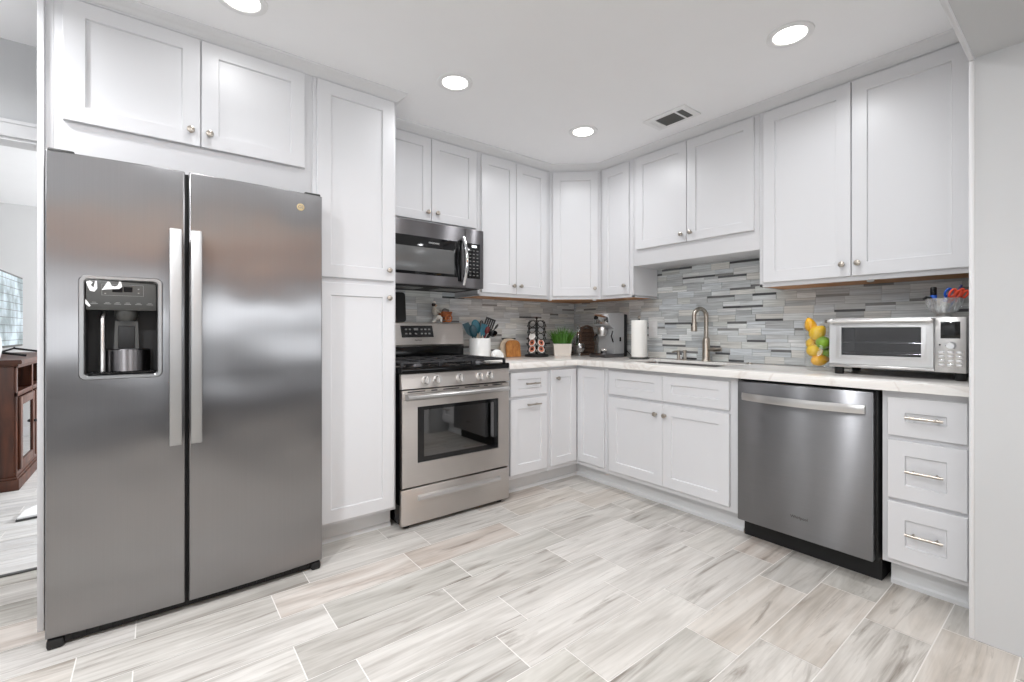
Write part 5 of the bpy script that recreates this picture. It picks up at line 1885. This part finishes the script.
def skin(name, pts, edges, radii, m, parent, sub=2):
    me = bpy.data.meshes.new(name)
    off = wpos(parent)
    me.from_pydata([Vector(p) - off for p in pts], edges, [])
    o = bpy.data.objects.new(name, me)
    COL.objects.link(o)
    o.parent = parent
    o.modifiers.new('skin', 'SKIN').use_smooth_shade = True
    for i, r in enumerate(radii):
        v = me.skin_vertices[0].data[i]
        v.radius = (r, r)
    me.skin_vertices[0].data[0].use_root = True
    s = o.modifiers.new('smooth', 'SUBSURF')
    s.levels = s.render_levels = sub
    me.materials.append(M[m])
    return o


FXc, FYc = 1.640, 3.035
F3 = lambda a, b, z: (FXc + a, FYc + b, BGZ + z)
# body and head in one surface: pelvis, spine, neck, head, arms
pts = [F3(0.004, 0, 0.052), F3(-0.006, 0, 0.080), F3(-0.014, 0, 0.104), F3(-0.014, 0, 0.116), F3(-0.012, 0, 0.130), F3(-0.012, -0.001, 0.138),
       F3(-0.008, -0.020, 0.100), F3(0.012, -0.026, 0.084), F3(0.034, -0.020, 0.074), F3(-0.008, 0.020, 0.100), F3(0.012, 0.024, 0.084), F3(0.034, 0.016, 0.074)]
body = skin('body', pts, [(0, 1), (1, 2), (2, 3), (3, 4), (4, 5), (2, 6), (6, 7), (7, 8), (2, 9), (9, 10), (10, 11)], [0.019, 0.022, 0.020, 0.008, 0.0135, 0.010, 0.009, 0.0075, 0.006, 0.009, 0.0075, 0.006], 'shirt', fg)
pts = [F3(0.006, 0, 0.050), F3(0.012, -0.014, 0.040), F3(0.040, -0.016, 0.038), F3(0.036, -0.016, 0.010), F3(0.046, -0.016, 0.005), F3(0.010, 0.014, 0.036), F3(0.004, 0.016, 0.010), F3(-0.024, 0.016, 0.008)]
obj_t = skin('trousers', pts, [(0, 1), (1, 2), (2, 3), (3, 4), (0, 5), (5, 6), (6, 7)], [0.021, 0.016, 0.013, 0.010, 0.006, 0.016, 0.012, 0.008], 'white_figure', fg)
obj('hair', MB().ball(F3(-0.0145, 0, 0.133), 0.0165, 0.016, 0.0155, 14), 'dark_hair', fg)
obj('face', MB().ball(F3(-0.004, -0.004, 0.128), 0.0115, 0.011, 0.012, 14).ball(F3(0.0075, -0.005, 0.128), 0.003, 0.003, 0.003, 8), 'skin', fg)
obj('hat', MB().ball(F3(-0.012, 0, 0.150), 0.014, 0.014, 0.011, 14), 'white_figure', fg)
mb = MB()
mb.rings([[F3(a, b, z) for a, b in q_] for q_, z in (([(0.050, -0.024), (0.118, -0.024), (0.118, 0.024), (0.050, 0.024)], 0.046), ([(0.044, -0.030), (0.126, -0.030), (0.126, 0.030), (0.044, 0.030)], 0.084))])
mb.tube([F3(0.046, -0.018, 0.060), F3(0.026, -0.019, 0.070)], 0.003, 8).tube([F3(0.046, 0.018, 0.060), F3(0.026, 0.017, 0.070)], 0.003, 8)
ct = obj('cart', mb, 'terracotta', fg)
for b in (-0.034, 0.034):
    pts = [F3(0.092 + 0.026 * math.cos(w), b, 0.034 + 0.026 * math.sin(w)) for w in [2 * PI * k / 20 for k in range(20)]]
    mb = MB().tube(pts, 0.0058, 8, closed=True)
    for k in range(4):
        w = PI * k / 4
        mb.tube([F3(0.092 + 0.024 * math.cos(w), b, 0.034 + 0.024 * math.sin(w)), F3(0.092 - 0.024 * math.cos(w), b, 0.034 - 0.024 * math.sin(w))], 0.0026, 6)
    mb.ball(F3(0.092, b, 0.034), 0.007, n=10)
    obj('wheel', mb, 'terracotta', ct)
obj('load', MB().ball(F3(0.078, 0, 0.094), 0.022, 0.02, 0.016, 14).ball(F3(0.104, 0.004, 0.092), 0.014, 0.014, 0.012, 12), 'mid_grey', fg)

# ------------------------------------------------------------------ dining room beyond the opening
cs = thing('console_cabinet', 'red-brown wooden media console with a shelf niche and glass door in the next room', 'console', (-1.03, 5.5, 0))
KX0, KX1, KY0, KY1, KZ = -1.26, -0.782, 4.74, 6.35, 0.925
mb = MB()
mb.box(KX0, KX1 - 0.012, KY0, KY0 + 0.03, 0.09, 0.885, 0.003)
mb.box(KX0, KX1 - 0.012, KY1 - 0.03, KY1, 0.09, 0.885, 0.003)
mb.box(KX0, KX0 + 0.02, KY0 + 0.03, KY1 - 0.03, 0.09, 0.885)
mb.box(KX0 + 0.02, KX1 - 0.012, KY0 + 0.03, KY1 - 0.03, 0.09, 0.13)
mb.box(KX0 + 0.02, KX1 - 0.012, KY0 + 0.03, KY1 - 0.03, 0.665, 0.690)
for y in (5.28, 5.82):
    mb.box(KX0 + 0.02, KX1 - 0.012, y - 0.012, y + 0.012, 0.13, 0.885)
obj('carcass', mb, 'console_wood', cs)
mb = MB()
for y in (KY0 + 0.001, 5.26, 5.80, KY1 - 0.041):
    mb.box(KX1 - 0.012, KX1, y, y + 0.04, 0.13, 0.885, 0.002)
for z in (0.09, 0.66, 0.865):
    mb.box(KX1 - 0.012, KX1, KY0 + 0.001, KY1 - 0.001, z, z + 0.035, 0.002)
obj('face_frame', mb, 'console_wood', cs)
mb = MB()
mb.prism([(KX0 - 0.01, 0), (KX1 + 0.030, 0), (KX1 + 0.034, 0.015), (KX1 + 0.028, 0.030), (KX0 - 0.01, 0.030)], lambda a, b, h: Vector((a, h, 0.896 + b)), KY0 - 0.035, KY1 + 0.03)
mb.box(KX0, KX1 + 0.012, KY0 - 0.015, KY1 + 0.015, 0.880, 0.896, 0.004)
obj('top', mb, 'console_wood', cs)
mb = MB()
mb.box(KX0 - 0.005, KX1 + 0.016, KY0 - 0.02, KY1 + 0.02, 0.0, 0.075, 0.004).box(KX0, KX1 + 0.006, KY0 - 0.010, KY1 + 0.010, 0.075, 0.092, 0.004)
obj('plinth', mb, 'console_wood', cs)
for a, b in ((4.785, 5.255), (5.305, 5.795), (5.845, 6.305)):
    mb = MB()
    x = KX1 + 0.004
    mb.box(KX1 + 0.0005, x + 0.012, a, a + 0.06, 0.135, 0.655, 0.003).box(KX1 + 0.0005, x + 0.012, b - 0.06, b, 0.135, 0.655, 0.003)
    mb.box(KX1 + 0.0005, x + 0.012, a + 0.06, b - 0.06, 0.135, 0.195, 0.003).box(KX1 + 0.0005, x + 0.012, a + 0.06, b - 0.06, 0.595, 0.655, 0.003)
    d = obj('door', mb, 'console_wood', cs)
    obj('door_glass', MB().box(KX1 + 0.003, KX1 + 0.007, a + 0.06, b - 0.06, 0.195, 0.595), 'oven_glass', d)
    obj('knob', MB().ball((x + 0.020, b - 0.03, 0.42), 0.012, n=12), 'black_matte', d)

tv = thing('television', 'flat television on the wooden console with a reflected window and blinds painted on its screen', 'television', (-0.985, 5.6, 0.926))
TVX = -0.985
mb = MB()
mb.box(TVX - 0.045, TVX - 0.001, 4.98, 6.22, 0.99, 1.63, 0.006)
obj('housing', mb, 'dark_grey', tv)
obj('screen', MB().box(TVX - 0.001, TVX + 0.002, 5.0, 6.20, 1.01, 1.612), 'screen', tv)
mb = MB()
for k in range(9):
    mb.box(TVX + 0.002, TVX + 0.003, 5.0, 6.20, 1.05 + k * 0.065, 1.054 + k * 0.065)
obj('reflected_slat_lines', mb, 'dark_print', tv)  # painted slats of the reflected blinds
for y in (5.25, 6.0):
    mb = MB().tube([(TVX - 0.12, y, 0.936), (TVX - 0.02, y, 0.975), (TVX - 0.02, y, 1.0)], 0.008, 8)
    mb.tube([(TVX - 0.02, y, 0.975), (TVX + 0.17, y + 0.02, 0.936)], 0.009, 8)
    obj('stand', mb, 'black_matte', tv)
c = Vector((-0.935, 4.86))
mb = MB().lathe([(0.040, 0), (0.052, 0.01), (0.062, 0.07), (0.058, 0.15), (0.045, 0.20), (0.040, 0.215), (0.034, 0.215), (0.038, 0.20), (0.05, 0.15), (0.03, 0.02), (0, 0.015)], (c.x, c.y, 0.9265), n=28)
tag(obj('vase', mb, 'vase'), 'plain pale grey vase on the near end of the wooden console', 'vase')
mb = MB()
mb.prism([(-0.655, 3.94), (-0.30, 3.98), (-0.2, 4.9), (-0.645, 4.10)], lambda a, b, h: Vector((a, b, h)), 0.001, 0.012, s=1)
mb.prism([(-0.650, 3.95), (-0.30, 3.99), (-0.2, 4.89), (-0.640, 4.10)], lambda a, b, h: Vector((a, b, h)), 0.012, 0.022, s=0)
tag(obj('rug', mb, ['rug', 'rug_edge']), 'corner of a white rug on the grey floor of the next room', 'rug')

# baseboard of the far room
struct('baseboard_dining', MB().box(-3.0, 2.2, 7.085, 7.099, 0, 0.10, 0.003), 'trim')
